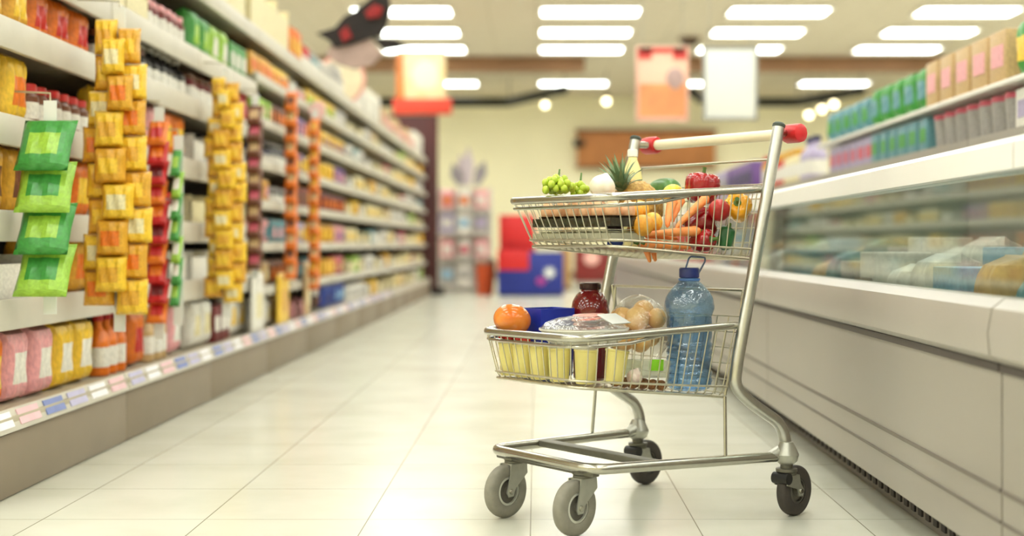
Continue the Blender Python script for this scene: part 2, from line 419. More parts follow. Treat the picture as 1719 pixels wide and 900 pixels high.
def fill_bay(i, lv):
    y0 = Y0+i*BL+.04; y1 = Y0+(i+1)*BL-.04
    for k, z in enumerate(lv):
        top = k == len(lv)-1
        gap = (lv[k+1]-z-.05) if not top else .5
        runs = FRONTS.get((i,k))
        if runs is None:
            if top and i < 7: runs = []
            elif top: runs = [('box','tan','pink'),('tub','pink','cream')] if i in (8,9,10) else [('carton','white','cream')]
            else:
                runs = [FARPAL[(i*3+k*2) % 5]] + ([ACC[(i*2+k*3) % 7]] if (i+k) % 2 else []) + ([FARPAL[(i+k+2) % 5]] if i < 9 else [])
        if not runs: continue
        # each run fills an equal stretch of the shelf
        seen = {}
        L = (y1-y0)/len(runs)
        for q, (kind, a, b) in enumerate(runs):
            d = list(KIND[kind][4])
            if i >= 6 and kind == 'carton': d[0] = .29
            if i >= 6 and kind == 'box': d[0] = .15
            if i < 3 and kind == 'bag': d = [.17,.1,.2]
            if kind == 'carton' and top: d = [.36,.3,.22]
            d[2] = min(d[2]*(1.25 if top else (1 if i < 3 else .76)), gap)
            if k == 0 and kind in ('bag','bottle'): d[2] = min(.21, gap); 
            n = max(1, int((L+.01)/(d[0]*1.04)))
            st = L/n
            for j in range(n):
                y = y0+q*L+(j+.5)*st
                xf = (XF-.03) if k else (XP-.09)
                x = xf-d[1]/2-rnd.uniform(0,.012)
                cw = CW.get(a, a)
                b2 = CW.get(b, b)
                lab = f'{cw} {KIND[kind][2]} with {b2} {"lid" if kind in ("jar","bottle","tub") else ("contents" if kind=="carton" else "label")}, {"bottom deck" if k==0 else ("top ledge" if top else ORD[k-1]+" shelf up")}, {ORD[i]} shelving bay'
                goods(kind, a, b, x, y, z+.001, PI/2, d, lab, f'{cw} {KIND[kind][2]}s, level {k} of shelving bay {ORD[i]}', .04)
for i in range(NB): fill_bay(i, shelf_bay(i))

# maroon gable at the far end of the shelving, its header board
g = empty('gable_panel', TR(-1.6, 17.92, 0), 'tall dark maroon end panel closing the long shelving run', 'shelf end')
MB().box((-.04,0,1.17), (.72,.1,2.34), maroon, .008).build('panel', g)
MB().box((-.01,0,.05), (.82,.14,.1), back_m, .008).build('foot', g)
h = empty('header_sign', TR(-1.5, 17.92, 2.342), 'cream and yellow header board with a red band on top of the maroon gable', 'sign')
MB().box((0,0,.43), (.64,.06,.82), mat('cream_header_print', (230,198,134), .5, 0, .2, 3, (236,216,180)), .01).build('board', h)
MB().box((.02,-.02,.11), (.76,.1,.2), mat('red_header_band', (222,66,44), .5, 0, .15, 4), .012).build('red_band', h)
MB().box((-.27,-.034,.5), (.1,.01,.6), mat('orange_header_print', (220,128,60), .5, 0, .2, 6), .003).build('orange_stripe', h)
MB().ball((.06,-.035,.52), (.18,.012,.2), mat('pale_header_print', (236,222,200), .5, 0, .06, 5), 20, 8).build('pale_roundel', h)

# hanging strips of bags clipped to the shelf fronts
def strip(x, y, z0, z1, cols, w, hgt, ncol, label, cat_lab):
    tl, rise, dp, sp_ = (-.06, hgt, .52*hgt, 1.) if ncol == 2 else (-.5, .7*hgt, .28*hgt, 1)
    n = int((z1-z0-hgt*.9)/rise)+1; yb = y+(math.sin(-tl)*hgt*.97 if ncol == 1 else dp*.40)
    e = MB().box((x, yb, (z0+z1)/2+.02), (.035, .004, z1-z0+.06), white_print).tube([(x,yb,z1+.05),(x,yb,z1+.07),(XF+.014,yb,z1+.075)], .003, wire_m, 6).build('hanging_strip')
    tag(e, f'white strip hung from the shelf rail, holding the {cat_lab}', 'display strip', 'hanging display strips')
    for k in range(n):
        for c in range(ncol if ncol == 1 else 3):
            if c == 2 and k == n-1: continue
            z = z1-hgt*.9-k*rise
            a, b = cols[(k+c) % len(cols)]
            taper = .62+.38*min(1, (k+1)/4) if ncol > 1 else 1
            xx = x+((c-(ncol-1)/2)*w*sp_*taper if c < 2 else .12*w*math.sin(k*2.1))+(.010*math.sin(k*1.7) if ncol > 1 else .003*math.sin(k*1.7))
            bag = goods('bag', a, b, xx, y-(dp*.80 if c == 2 else 0), z-(.25*rise if c == 1 else .6*rise if c == 2 else 0), 0, (w*taper*.98, dp, hgt), f'{label}, {ORD[k]} row down' + ('' if ncol == 1 else (', wall column', ', aisle column', ', middle column')[c]), cat_lab, .06)
            bag.matrix_world = bag.matrix_world @ Matrix.Diagonal((w*taper*.98, dp, hgt, 1)).inverted() @ Matrix.Rotation(tl, 4, 'X') @ Matrix.Diagonal((w*taper*.98, dp, hgt, 1))
YB = [('yellow','gold'),('gold','yellow'),('yellow','cream')]
strip(-1.32, 5.84, .36, 1.36, YB, .084, .085, 2, 'yellow snack bag of the big bulging cluster', 'big yellow bag cluster')
strip(-1.345, 4.86, .33, 1.10, [('orange','red'),('red','orange'),('red','maroon')], .075, .10, 1, 'red and orange striped small bag', 'red and orange bags')
strip(-1.283, 4.88, .38, 1.0, [('green','lime'),('lime','white'),('green','white')], .036, .11, 1, 'green and white small bag', 'narrow green bags')
strip(-1.35, 6.56, .5, 1.33, [('brown','tan'),('brown','rose')], .078, .11, 1, 'brown small bag', 'brown bags')
strip(-1.345, 7.52, .43, 1.50, [('orange','brown'),('orange','tan')], .07, .12, 1, 'dull orange small bag', 'dull orange bags')
strip(-1.335, 8.24, .36, 1.42, [('orange','gold'),('orange','tan')], .066, .12, 1, 'orange and golden small bag', 'orange and golden bags')
strip(-1.285, 4.22, .40, 1.34, YB+[('gold','orange')], .10, .11, 2, 'golden snack bag of the second bulging cluster', 'golden bag cluster')
strip(-1.32, 3.66, .48, 1.0, [('green','lime'),('lime','green')], .15, .16, 1, 'large green snack bag', 'large green bags')

goods('bag', 'white', 'cream', -1.404, 6.92, .213, PI/2, (.30,.026,.30), 'big white sack standing on the deck lip below the brown bag strip', 'sacks on the deck lip')
goods('bag', 'yellow', 'gold', -1.404, 7.62, .213, PI/2, (.34,.026,.29), 'big yellow sack standing on the deck lip below the dull orange strip', 'sacks on the deck lip')
goods('bag', 'tan', 'cream', -1.404, 8.42, .213, PI/2, (.20,.026,.34), 'tall tan sack standing on the deck lip below the orange and golden strip', 'sacks on the deck lip')
e = empty('shelf_rail_disc', TR(-1.352, 8.5, 1.49), 'round pale pink disc clipped to a shelf rail above the orange strips', 'shelf tag')
MB().lathe([(0,-.006),(.05,-.006),(.054,0),(.05,.006),(0,.006)], mat('pale_pink_disc', (240,196,190), .5, 0, .05, 12), 24, Matrix.Rotation(PI/2,4,'X')).build('disc', e)
MB().box((-.042,0,.03), (.05,.006,.012), white_metal).build('clip', e)

# things on and over the shelf tops
rd = empty('round_sign', TR(-1.55, 10.9, TOPZ+.002), 'cream round sign with a pink rim standing on the shelving top', 'sign')
MB().lathe([(0,-.02),(.17,-.02),(.18,0),(.17,.02),(0,.02)], mat('cream_roundel', (236,222,186), .5, 0, .15, 8), 32, Matrix.Translation((0,0,.2)) @ Matrix.Rotation(PI/2,4,'X')).build('disc', rd)
MB().tube([(.185*math.cos(a), 0, .2+.185*math.sin(a)) for a in [2*PI*k/32 for k in range(32)]], .014, mat('pink_rim', (232,160,150), .5), 8, True).build('rim', rd)
MB().box((0,0,.012), (.2,.12,.02), white_metal, .004).build('foot', rd)
def kite(cx, cy, cz):
    e = empty('hanging_decoration', TR(cx, cy, cz), 'dark jagged winged decoration with red patches hanging over the shelving', 'decoration')
    bk = mat('black_felt', (36,28,26), .8, 0, .3, 12); rdm = mat('dark_red_felt', (150,26,28), .7, 0, .2, 12); gr = mat('grey_pink_felt', (176,150,140), .7, 0, .2, 9)
    def wing(poly, y, m, name, t=.03):
        n = len(poly); vs = [(p[0]*1.3, y+s*t/2, p[1]*1.3) for s in (-1,1) for p in poly]
        MB().add(vs, [tuple(range(n)), tuple(range(2*n-1, n-1, -1))]+[(i,(i+1)%n,n+(i+1)%n,n+i) for i in range(n)], m).build(name, e)
    wing([(.20,.20),(.13,.19),(.02,.10),(-.05,.06),(-.10,.0),(-.2,-.03),(-.13,-.07),(-.10,-.11),(.0,-.09),(.08,-.06),(.16,-.04),(.19,.02),(.21,.1)], 0, bk, 'upper_wing')
    wing([(-.10,-.05),(.1,-.06),(.16,-.14),(.1,-.20),(.0,-.22),(-.1,-.19),(-.15,-.14)], .05, gr, 'body', .08)
    wing([(.07,.08),(.12,.13),(.17,.11),(.15,.06),(.09,.05)], -.035, rdm, 'red_patch', .03)
    wing([(-.07,-.03),(-.03,.01),(.0,-.05),(-.05,-.08)], -.03, rdm, 'red_patch', .03)
    wing([(.10,-.05),(.24,-.06),(.3,-.10),(.17,-.12)], .02, bk, 'tail', .03)
    MB().tube([(.05,0,.12),(.05,0,H-cz)], .003, black_pl, 6).build('cord', e)
kite(-1.32, 9.9, 2.215)

# ------------------------------------------------------------------ freezers down the right side
FX = .837
def freezer(i):
    y0 = -.03+2.5*i; y1 = y0+2.5
    e = empty('freezer_cabinet', TR(1.3, (y0+y1)/2, 0), f'long pale chest freezer with a glass front, {ORD[i]} of the row from the camera end', 'freezer', 'row of chest freezers')
    bpy.context.view_layer.update(); inv = e.matrix_world.inverted()
    def P(mb, name, par=e):
        o = mb.build(name, par)
        o.matrix_parent_inverse = inv if par is e else Matrix.Identity(4)
        return o
    a, b = y0+.004, y1-.004
    def ext(poly, m, aa=a, bb=b):
        n = len(poly)
        return MB().add([(x, y, z) for y in (aa, bb) for x, z in poly], [tuple(range(n)), tuple(range(2*n-1, n-1, -1))]+[(k,(k+1)%n,n+(k+1)%n,n+k) for k in range(n)], m)
    body = ext([(FX+.012,.075),(FX,.085),(FX,.435),(FX+.02,.45),(FX+.04,.56),(FX+.075,.56),(FX+.075,.36),(1.56,.36),(1.56,1.04),(1.92,1.04),(1.92,.075)], freezer_m)
    P(body, 'body')
    P(ext([(FX+.083,.364),(1.552,.364),(1.552,.37),(FX+.083,.37)], freezer_in), 'floor_liner')
    P(ext([(FX-.003,.212),(FX+.004,.212),(FX+.004,.220),(FX-.003,.220)], groove_m), 'trim_line')
    P(ext([(FX-.003,.156),(FX+.004,.156),(FX+.004,.162),(FX-.003,.162)], groove_m), 'trim_line')
    kp = MB().box((FX+.09, (a+b)/2, .039), (.03, b-a, .076), groove_m)
    for k in range(40): kp.box((FX+.073, a+.03+k*(b-a-.06)/39, .04), (.006, .03, .045), vent_m)
    P(kp, 'kick_plate')
    P(ext([(FX-.006,.43),(FX+.004,.43),(FX+.004,.445),(FX-.006,.445)], mat('dark_bumper_edge', (70,62,58), .5)), 'bumper_edge')
    P(ext([(FX-.004,.446),(FX-.022,.46),(FX-.026,.50),(FX-.018,.545),(FX+.004,.562),(FX+.03,.562),(FX+.02,.45)], bumper_m), 'bumper')
    P(ext([(FX+.036,.563),(FX+.041,.563),(FX+.054,.795),(FX+.049,.795)], glass_m), 'front_glass')
    P(ext([(FX+.02,.796),(FX+.02,.845),(FX+.03,.855),(FX+.10,.855),(FX+.10,.796)], mat('white_freezer_frame', (240,238,234), .3, 0, .03, 4)), 'top_frame')
    P(ext([(FX+.101,.838),(FX+.101,.846),(1.556,.846),(1.556,.838)], glass_m), 'lid_glass')
    for s in (a, b-.02):
        P(MB().add([(x, y, z) for y in (s, s+.02) for x, z in ((FX+.06,.562),(FX+.06,.795),(1.555,.835),(1.555,.562))], [(0,1,2,3),(7,6,5,4)]+[(k,(k+1)%4,4+(k+1)%4,4+k) for k in range(4)], glass_m), 'end_glass')
    return y0
for i in range(6): freezer(i)
# frozen packs standing inside the freezers behind the glass
FP = [('box','white','grey'),('bag','cream','tan'),('box','grey','white'),('bag','tan','brown'),('bag','white','skyblue'),('bag','pink','orange'),('box','skyblue','white'),('bag','white','grey'),('bag','teal','white')]
def frozen():
    seq = [0,7,3,2,7,1,8,5,4,0,2,7,6,3]
    n = 0
    for i in range(6):
        y0 = -.03+2.5*i
        for j in range(9 if i < 3 else 5):
            st = 2.3/(9 if i < 3 else 5)
            for row in range(2 if i < 3 else 1):
                kind, a, b = FP[seq[(n*5+row*3) % len(seq)]]; n += 1
                y = y0+.1+(j+.5)*st; x = FX+.2+row*.28
                d = (st*.8, .16, .22+.06*((n*7) % 4)/4+.06*row)
                goods(kind, a, b, x, y, .372, -PI/2, d, f'{CW.get(a,a)} frozen food {KIND[kind][2]}, {ORD[j]} along in {"the front" if row==0 else "the rear"} row, {ORD[i]} chest freezer', f'frozen food in {ORD[i]} freezer', .05)
frozen()
# a second tier on the freezers' middle ledge
tier = empty('ledge_rack', TR(1.74, 5.2, 1.04), 'white two post rack standing on the freezer ledge behind the cart handle', 'rack')
MB().box((0,0,.17), (.3,5.2,.02), white_metal, .004).build('tray', tier)
for yy in (-2.5, -.9, .9, 2.5): MB().box((.13,yy,.081), (.02,.03,.158), white_metal).build('post', tier)
LEDGE = []  # y, kind, colours, dims
def ledge(y0, y1, z, runs, where):
    L = (y1-y0)/len(runs)
    for q, (kind, a, b, d) in enumerate(runs):
        n = max(1, int(L/(d[0]*1.06)))
        for j in range(n):
            y = y0+q*L+(j+.5)*L/n
            goods(kind, a, b, 1.68, y, z, -PI/2, d, f'{CW.get(a,a)} {KIND[kind][2]} with {CW.get(b,b)} {"lid" if kind in ("jar","bottle","tub") else "label"} on {where}', f'{CW.get(a,a)} {KIND[kind][2]}s on {where}', .05)
ledge(2.7, 7.7, 1.222, [('box','pink','white',(.2,.14,.2)),('bag','green','yellow',(.2,.12,.2)),('box','tan','pink',(.16,.14,.18)),('bag','green','teal',(.17,.12,.19)),('bag','teal','green',(.16,.12,.17))], 'the freezer ledge rack')
ledge(2.7, 7.6, 1.042, [('box','grey','white',(.16,.14,.14)),('box','white','lavender',(.18,.12,.14)),('tub','grey','rose',(.13,.13,.14)),('box','teal','green',(.14,.14,.14)),('box','lavender','rose',(.15,.12,.14))], 'the freezer ledge under the rack')
ledge(8.15, 8.5, 1.042, [('bottle','lavender','navy',(.13,.13,.27))], 'the freezer ledge past the rack')
ledge(8.6, 9.9, 1.042, [('jar','cream','gold',(.13,.13,.22)),('jar','red','gold',(.12,.12,.22)),('jar','gold','red',(.14,.14,.24))], 'the freezer ledge beside the cart post')
ledge(10.2, 13.0, 1.042, [('box','purple','navy',(.25,.16,.24)),('box','lavender','grey',(.25,.16,.24))], 'the freezer ledge behind the cart basket')

# ------------------------------------------------------------------ hanging boards and rails
def hang_board(x, y, z0, z1, w, name, label, face, edge, deco=None):
    e = empty(name, TR(x, y, z0), label, 'sign')
    MB().box((0,0,(z1-z0)/2), (w,.02,z1-z0), face, .004).build('board', e)
    fr = MB()
    for s in (-1,1):
        fr.box((s*w/2,0,(z1-z0)/2), (.02,.03,z1-z0+.02), edge, .004); fr.box((0,0,(z1-z0)*(s*.5+.5)), (w,.03,.02), edge, .004)
    fr.build('edging', e)
    for s in (-1,1): MB().tube([(s*w*.4,0,z1-z0),(s*w*.4,0,H-z0)], .002, grey_edge, 6).build('cord', e)
    if deco: deco(e, w, z1-z0)
    return e
def pinkdeco(e, w, h):
    rd = mat('red_poster_print', (222,70,66), .5, 0, .15, 8); orr = mat('orange_poster_print', (240,158,104), .5, 0, .3, 5); gr = mat('grey_poster_print', (190,160,156), .5, 0, .2, 9)
    for s in (-1,1): MB().box((s*(w/2-.06),-.012,h-.05), (.11,.006,.09), rd).build('red_corner', e)
    MB().box((0,-.012,h-.025), (w-.04,.006,.04), rd).build('red_strip', e)
    MB().box((0,-.012,.16), (w-.03,.006,.26), orr).build('orange_panel', e)
    MB().ball((.1,-.012,.33), (.07,.008,.09), gr, 16, 8).build('grey_figure', e)
hang_board(1.0, 10.9, 1.64, 2.22, .40, 'hanging_sign', 'pinkish orange poster with red top corners hanging from the ceiling', mat('pink_poster_print', (244,196,172), .5, 0, .08, 4), mat('pale_poster_edge', (226,178,160), .5), pinkdeco)
hang_board(1.355, 9.6, 1.535, 2.03, .365, 'hanging_sign', 'blank white rounded board with a grey edge hanging from the ceiling', white_print, grey_edge)
def rail(name, pts, label):
    e = empty(name, TR(*pts[0]), label, 'rail')
    o = Vector(pts[0])
    MB().tube([Vector(p)-o for p in fillet(pts, .08, 4)], .085, blackrail, 8).build('bar', e)
    for p in (pts[0], pts[len(pts)//2], pts[-1]):
        q = Vector(p)-o; MB().tube([q, (q.x, q.y, H-o.z)], .008, blackrail, 6).build('hanger', e)
rail('lighting_rail', [(-3.2,24,3.14),(-.47,24,3.14),(.45,22.0,3.14)], 'black angled lighting rail hung before the cream wall, nearer the maroon gable')
rail('lighting_rail', [(2.55,22.4,3.14),(2.95,24,3.14),(4.57,24,3.14),(5.25,22.2,3.14)], 'black angled lighting rail hung behind the white blank board')
def bulb(x, y, z, zt, label):
    e = empty('pendant_bulb', TR(x, y, z), label, 'lamp', 'round bulbs')
    MB().ball((0,0,0), .06, emit_bulb, 16, 10).build('glass_globe', e)
    MB().lathe([(0,.05),(.035,.05),(.03,.1),(.012,.12),(0,.12)], black_pl, 12).build('socket', e)
    MB().tube([(0,0,.11),(0,0,zt-z)], .005, black_pl, 6).build('cord', e)
for n,(px,py,Y) in enumerate([(1358,193,22.6),(1380,183,22.6),(1400,175,22.6)]):
    bulb((px-900)*Y/2308, Y, .66+(410-py)*Y/2308, H, f'small glowing round bulb near the wall, {ORD[n]} of three rising beside the black rail')
bulb((1018-900)*23/2308, 23, .66+(410-170)*23/2308, H, 'lone glowing round bulb above the orange brown wall board')
bulb((915-900)*25/2308, 25, .66+(410-176)*25/2308, H, 'faint glowing bulb hanging beneath the black rail tip')
sp = empty('ceiling_speaker', TR(2.15, 19.3, H), 'dark round fixture on the ceiling above the pinkish poster', 'fixture')
MB().lathe([(0,-.12),(.08,-.11),(.13,-.06),(.14,0),(0,0)], mat('dark_brown_fixture', (74,56,44), .6), 20).build('dome', sp)
MB().lathe([(.14,-.02),(.17,-.015),(.17,0),(.14,0)], beam_m, 20).build('ring', sp)
# orange brown board on the far wall
e = empty('wall_board', TR(2.15, 26.9, 2.15), 'wide orange brown wooden board on the far cream wall behind the handle', 'wall board')
MB().box((0,0,.36), (2.7,.12,.7), wood_m, .01).build('board', e)
MB().box((0,-.01,.72), (2.75,.16,.06), mat('dark_wood_cap', (130,84,50), .6, 0, .2, 4), .01).build('cap_strip', e)
MB().box((0,-.01,.02), (2.75,.15,.05), mat('dark_wood_cap', (130,84,50), .6), .01).build('foot_strip', e)
e = empty('wall_spotlight', TR(.83, 26.9, 2.62), 'small dark spotlight on an arm at the edge of the brown board', 'lamp')
MB().tube([(-.02,.06,0),(-.02,-.22,0)], .015, black_pl, 8).build('arm', e)
MB().lathe([(0,0),(.05,0),(.07,.04),(.085,.22),(0,.22)], black_pl, 14, TR(.12,-.24,0,0,0,-PI/2)).build('lamp_head', e)

# ------------------------------------------------------------------ far end displays
def promo():
    e = empty('promotion_bin', TR(-.07, 17.7, 0), 'blue promotional bin with a red upper part and a white star at the aisle end', 'display bin')
    bl = mat('blue_bin_print', (26,44,140), .45, 0, .12, 5); rd = mat('red_bin_print', (208,28,32), .45, 0, .08, 4)
    MB().box((0,0,.29), (.84,.6,.54), bl, .012).build('blue_box', e)
    MB().box((-.17,.05,.80), (.46,.46,.47), rd, .012).build('red_box', e)
    MB().box((-.22,-.31,.46), (.40,.012,.26), rd, .004).build('red_flap', e)
    st = MB(); pts = []
    for k in range(16):
        a = 2*PI*k/16; r = .09 if k % 2 == 0 else .045
        pts.append((.24+r*math.cos(a), .30+r*math.sin(a)))
    st.add([(x, y, z) for y in (-.312,-.302) for x, z in pts], [tuple(range(16)), tuple(range(31,15,-1))]+[(i,(i+1)%16,16+(i+1)%16,16+i) for i in range(16)], white_print).build('white_star', e)
    MB().ball((.13,-.305,.19), (.06,.01,.05), mat('magenta_print', (170,50,140), .5), 16, 8).build('magenta_spot', e)
    MB().box((0,0,.01), (.8,.56,.02), black_pl).build('foot', e)
promo()
e = empty('orange_bin', TR(-.66, 17.9, 0), 'small orange red bin standing between the white rack and the blue bin', 'bin')
MB().lathe([(0,0),(.10,0),(.11,.02),(.135,.4),(.12,.4),(.10,.03),(0,.03)], mat('orange_red_plastic', (214,84,34), .45, 0, .12, 6), 20).build('bucket', e)
MB().lathe([(.0,.40),(.145,.40),(.145,.43),(.06,.5),(0,.5)], mat('grey_brown_lid', (140,110,90), .5), 20).build('lid', e)
# white rack with pale packs
RKX, RKY = -.98, 18.8
e = empty('display_rack', TR(RKX, RKY, 0), 'white display rack of pale packs standing past the maroon gable', 'display rack')
for sx in (-1,1): MB().box((sx*.36,.12,.72), (.03,.03,1.44), white_metal).build('post', e)
MB().box((0,.14,.72), (.7,.015,1.40), white_metal).build('back_panel', e)
for z in (.1,.45,.8,1.12): MB().box((0,0,z), (.72,.3,.025), white_metal, .004).build('shelf', e)
MB().box((0,.0,.04), (.72,.34,.08), freezer_m, .006).build('base', e)
RK = [[('box','grey','skyblue'),('box','white','grey'),('box','grey','white')],[('bag','pink','white'),('bag','white','rose'),('bag','pink','white')],[('box','lavender','white'),('box','white','skyblue'),('box','grey','lavender')],[('bag','pink','orange'),('bag','white','orange'),('bag','pink','white')]]
for k, z in enumerate((.114,.464,.814,1.134)):
    for j, (kd, a, b) in enumerate(RK[k]):
        goods(kd, a, b, RKX-.23+j*.23, RKY-.02, z, 0, (.2,.18,.27), f'{CW.get(a,a)} {KIND[kd][2]}, {ORD[j]} along, {ORD[k]} shelf up on the white display rack', 'packs on the white display rack', .03)
e = empty('flower_topper', TR(RKX+.05, RKY, 1.45), 'pale lilac paper topper rising from the white display rack', 'topper')
lil = mat('lilac_paper', (204,192,200), .7, 0, .1, 10); gy = mat('grey_paper', (150,144,150), .7, 0, .1, 10)
for k, (x, z, a, hh) in enumerate([(-.1,.0,-.35,.34),(0,.0,0,.55),(.1,.0,.35,.38),(-.04,.0,-.15,.46)]):
    MB().add([(p[0], y, p[1]) for y in (-.015,.015) for p in ((-.03,0),(.03,0),(.085,hh*.55),(0,hh),(-.085,hh*.55))], [(0,1,2,3,4),(9,8,7,6,5)]+[(q,(q+1)%5,5+(q+1)%5,5+q) for q in range(5)], lil if k % 2 else gy, TR(x,.02*k,z,0,0,a)).build('petal', e)
MB().box((0,.02,.01), (.3,.16,.02), white_metal).build('foot', e)
e = empty('tan_post', TR(.42, 19.8, 0), 'tan square post standing between the blue bin and dark red crate', 'post')  # a plain tan post on a foot, displaying no goods
MB().box((0,0,.45), (.15,.15,.9), mat('tan_laminate', (206,160,92), .5, 0, .1, 4), .01).build('shaft', e)
MB().box((0,0,.03), (.17,.17,.06), beam_m, .01).build('foot', e)
e = empty('red_crate', TR(.84, 19.6, 0), 'dark red printed crate with a pale pink roundel on a pale pallet', 'crate')
MB().box((0,0,.36), (.58,.45,.46), mat('dark_red_crate_print', (126,30,26), .5, 0, .2, 5), .012).build('box', e)
MB().ball((-.06,-.228,.46), (.11,.012,.1), mat('pale_pink_print', (232,176,166), .5), 18, 8).build('pink_roundel', e)
MB().box((0,0,.065), (.6,.47,.13), freezer_m, .008).build('pallet', e)

# ------------------------------------------------------------------ the cart
TH = math.radians(37.2)
CART = TR(.0064, 3.217, 0, TH)
def L(s, w, z): return Vector((s, -w, z))         # along the cart, towards the near side, up
cart = empty('shopping_cart', CART, 'two tier chrome shopping cart with a cream handle and red grips, loaded with groceries', 'shopping cart')
def CP(mb, name, par=None, lab=None, sharp=35):
    o = mb.build(name, par or cart, sharp=sharp)
    if lab: o['label'] = lab
    return o
def post_s(z): return .385+(z-.36)*.2445
PW = .262
for sd in (1, -1):
    pts = [L(.531,sd*PW,.945), L(.39,sd*PW,.385), L(.378,sd*PW,.325), L(.43,sd*PW,.285), L(.535,sd*(PW+.002),.225), L(.553,sd*(PW+.004),.175), L(.545,sd*(PW+.004),.135)]
    p = CP(MB().tube([pts[0]]+fillet(pts[1:], .05, 5)[:], .0145, chrome_post, 16), 'side_post')
    CP(MB().lathe([(.0146,-.003),(.0158,-.002),(.0158,.004),(.012,.008),(0,.008)], cap_green, 16, Matrix.Translation(L(.531,sd*PW,.946)) @ Matrix.Rotation(.24,4,'Y')), 'end_cap', p, 'dark green plastic end cap')
# base frame
A, B = (.004,.196,.157), (.515,.266,.147)
fr = [L(B[0],-B[1],B[2]), L(A[0],-A[1],A[2]), L(A[0],A[1],A[2]), L(B[0],B[1],B[2])]
CP(MB().tube(fillet(fr, .045, 8), .0125, chrome, 14), 'base_frame')
CP(MB().box((0,0,0), (.036,.44,.016), dark_steel, .003, TR(.175,0,.156)), 'cross_bar', None, 'dark grey flat cross bar')
CP(MB().box((0,0,0), (.022,.37,.012), dark_steel, .003, TR(.02,0,.143)), 'caster_bar', None, 'dark grey bar carrying the front casters')
# thin support rods
for sd in (1,-1): CP(MB().tube([L(.365,sd*.247,.155), L(.372,sd*.238,.30)], .0042, chrome, 8), 'support_rod')
# handle
hd = CP(MB().tube([L(.586,.24,.931), L(.586,-.24,.931)], .0138, cream_bar, 18), 'handle_bar', None, 'cream plastic handle bar')
for sd in (1,-1):
    CP(MB().lathe([(0,-.026),(.021,-.026),(.0236,-.021),(.0236,.017),(.0225,.023),(.018,.026),(.0,.026)], red_grip, 12, Matrix.Translation(L(.586,sd*.261,.931)) @ Matrix.Rotation(sd*PI/2,4,'X')), 'grip', hd, 'red plastic grip')
    CP(MB().tube([L(.528,sd*PW,.931), L(.586,sd*.245,.931)], .009, chrome, 10), 'handle_bracket')
# baskets -----------------------------------------------------------------
def basket(name, rf, rr, bf, br, gate_top, gate_s, label):
    """rf/rr rim front/rear (s,w,z); bf/br bottom front/rear"""
    def lerp(a, b, t): return [a[i]+(b[i]-a[i])*t for i in range(3)]
    def wall(t, k, sd):       # point on a side wall: t front->rear, k 0 rim -> 1 bottom
        q = lerp(lerp(rf, rr, t), lerp(bf, br, t), k); return L(q[0], sd*q[1], q[2])
    def front(u, k):          # point on the front wall, u -1..1
        q = lerp(rf, bf, k); return L(q[0], u*q[1], q[2])
    def loop(k, rad):         # open loop along one side, the front, the other side
        return fillet([wall(1,k,-1), wall(0,k,-1), wall(0,k,1), wall(1,k,1)], rad, 7)
    W = MB(); r = .00155
    n = 17
    for i in range(1, n+1):
        t = .03+(i-.5)/n*.97
        W.tube(fillet([wall(t,0,-1), wall(t,1,-1), wall(t,1,1), wall(t,0,1)], .02, 3), r, wire_m, 6)
    for j in range(1, 14):
        u = -1+2*j/14
        W.tube(fillet([front(u,0), front(u,1), L(br[0], u*br[1], br[2])], .02, 3), r, wire_m, 6)
    for k, rr_ in ((1.0,.0036),(.86,.0027)):
        W.tube(loop(k, .035), rr_, wire_m, 8)
    W.tube([wall(1,1,-1), wall(1,1,1)], .0035, wire_m, 8)
    b = CP(W, name, None, label)
    R = MB().tube(loop(0, .055), .0094, chrome, 14); 
    CP(R, 'rim', b)
    R2 = MB().tube([wall(.62,0,-1)]+[p+Vector((.004,0,-.019)) for p in fillet([wall(.3,0,-1), wall(0,0,-1), wall(0,0,1), wall(.3,0,1)], .05, 7)]+[wall(.62,0,1)], .0042, chrome, 10)
    CP(R2, 'under_rim', b)
    G = MB(); g0 = L(br[0]+.004, 0, br[2]); hw = br[1]-.004; hw2 = rr[1]-.012
    def gp(u, v): 
        q = hw+(hw2-hw)*min(1, v/.75)
        return L(br[0]+.004+(gate_s-br[0])*v, u*q, br[2]+.004+(gate_top-br[2])*v)
    for j in range(13): u = -1+2*j/12; G.tube([gp(u,0), gp(u,.75), gp(u,1)] if j in (0,12) else [gp(u,0), gp(u,.75)], .0034 if j in (0,12) else r, wire_m, 6)
    for v in (.02,.15,.3,.45,.6,.75): G.tube([gp(-1,v), gp(1,v)], r, wire_m, 6)
    G.tube([gp(-1,1), gp(1,1)], .0035, wire_m, 8)
    CP(G, 'rear_gate', b)
    for sd in (1,-1):
        H_ = MB(); q = gp(sd,1); p = L(post_s(q.z), sd*(PW-.004), q.z-.005)
        H_.tube(fillet([q+Vector((0,0,-.066)), q+Vector((-.004,-sd*.008,.004)), q+Vector((.003,-sd*.014,-.012)), p], .006, 3), .0052, chrome, 8)
        H_.tube([wall(1,0,sd), L(post_s(rr[2]), sd*PW, rr[2])], .0085, chrome, 10)
        CP(H_, 'hinge', b)
UB = dict(rf=(.048,.194,.766), rr=(.490,.244,.793), bf=(.095,.168,.655), br=(.492,.206,.624))
LB = dict(rf=(-.034,.190,.449), rr=(.412,.246,.468), bf=(-.016,.163,.338), br=(.402,.208,.294))
basket('upper_basket', **UB, gate_top=.862, gate_s=.522, label='upper wire basket')
basket('lower_basket', **LB, gate_top=.545, gate_s=.432, label='lower wire basket')
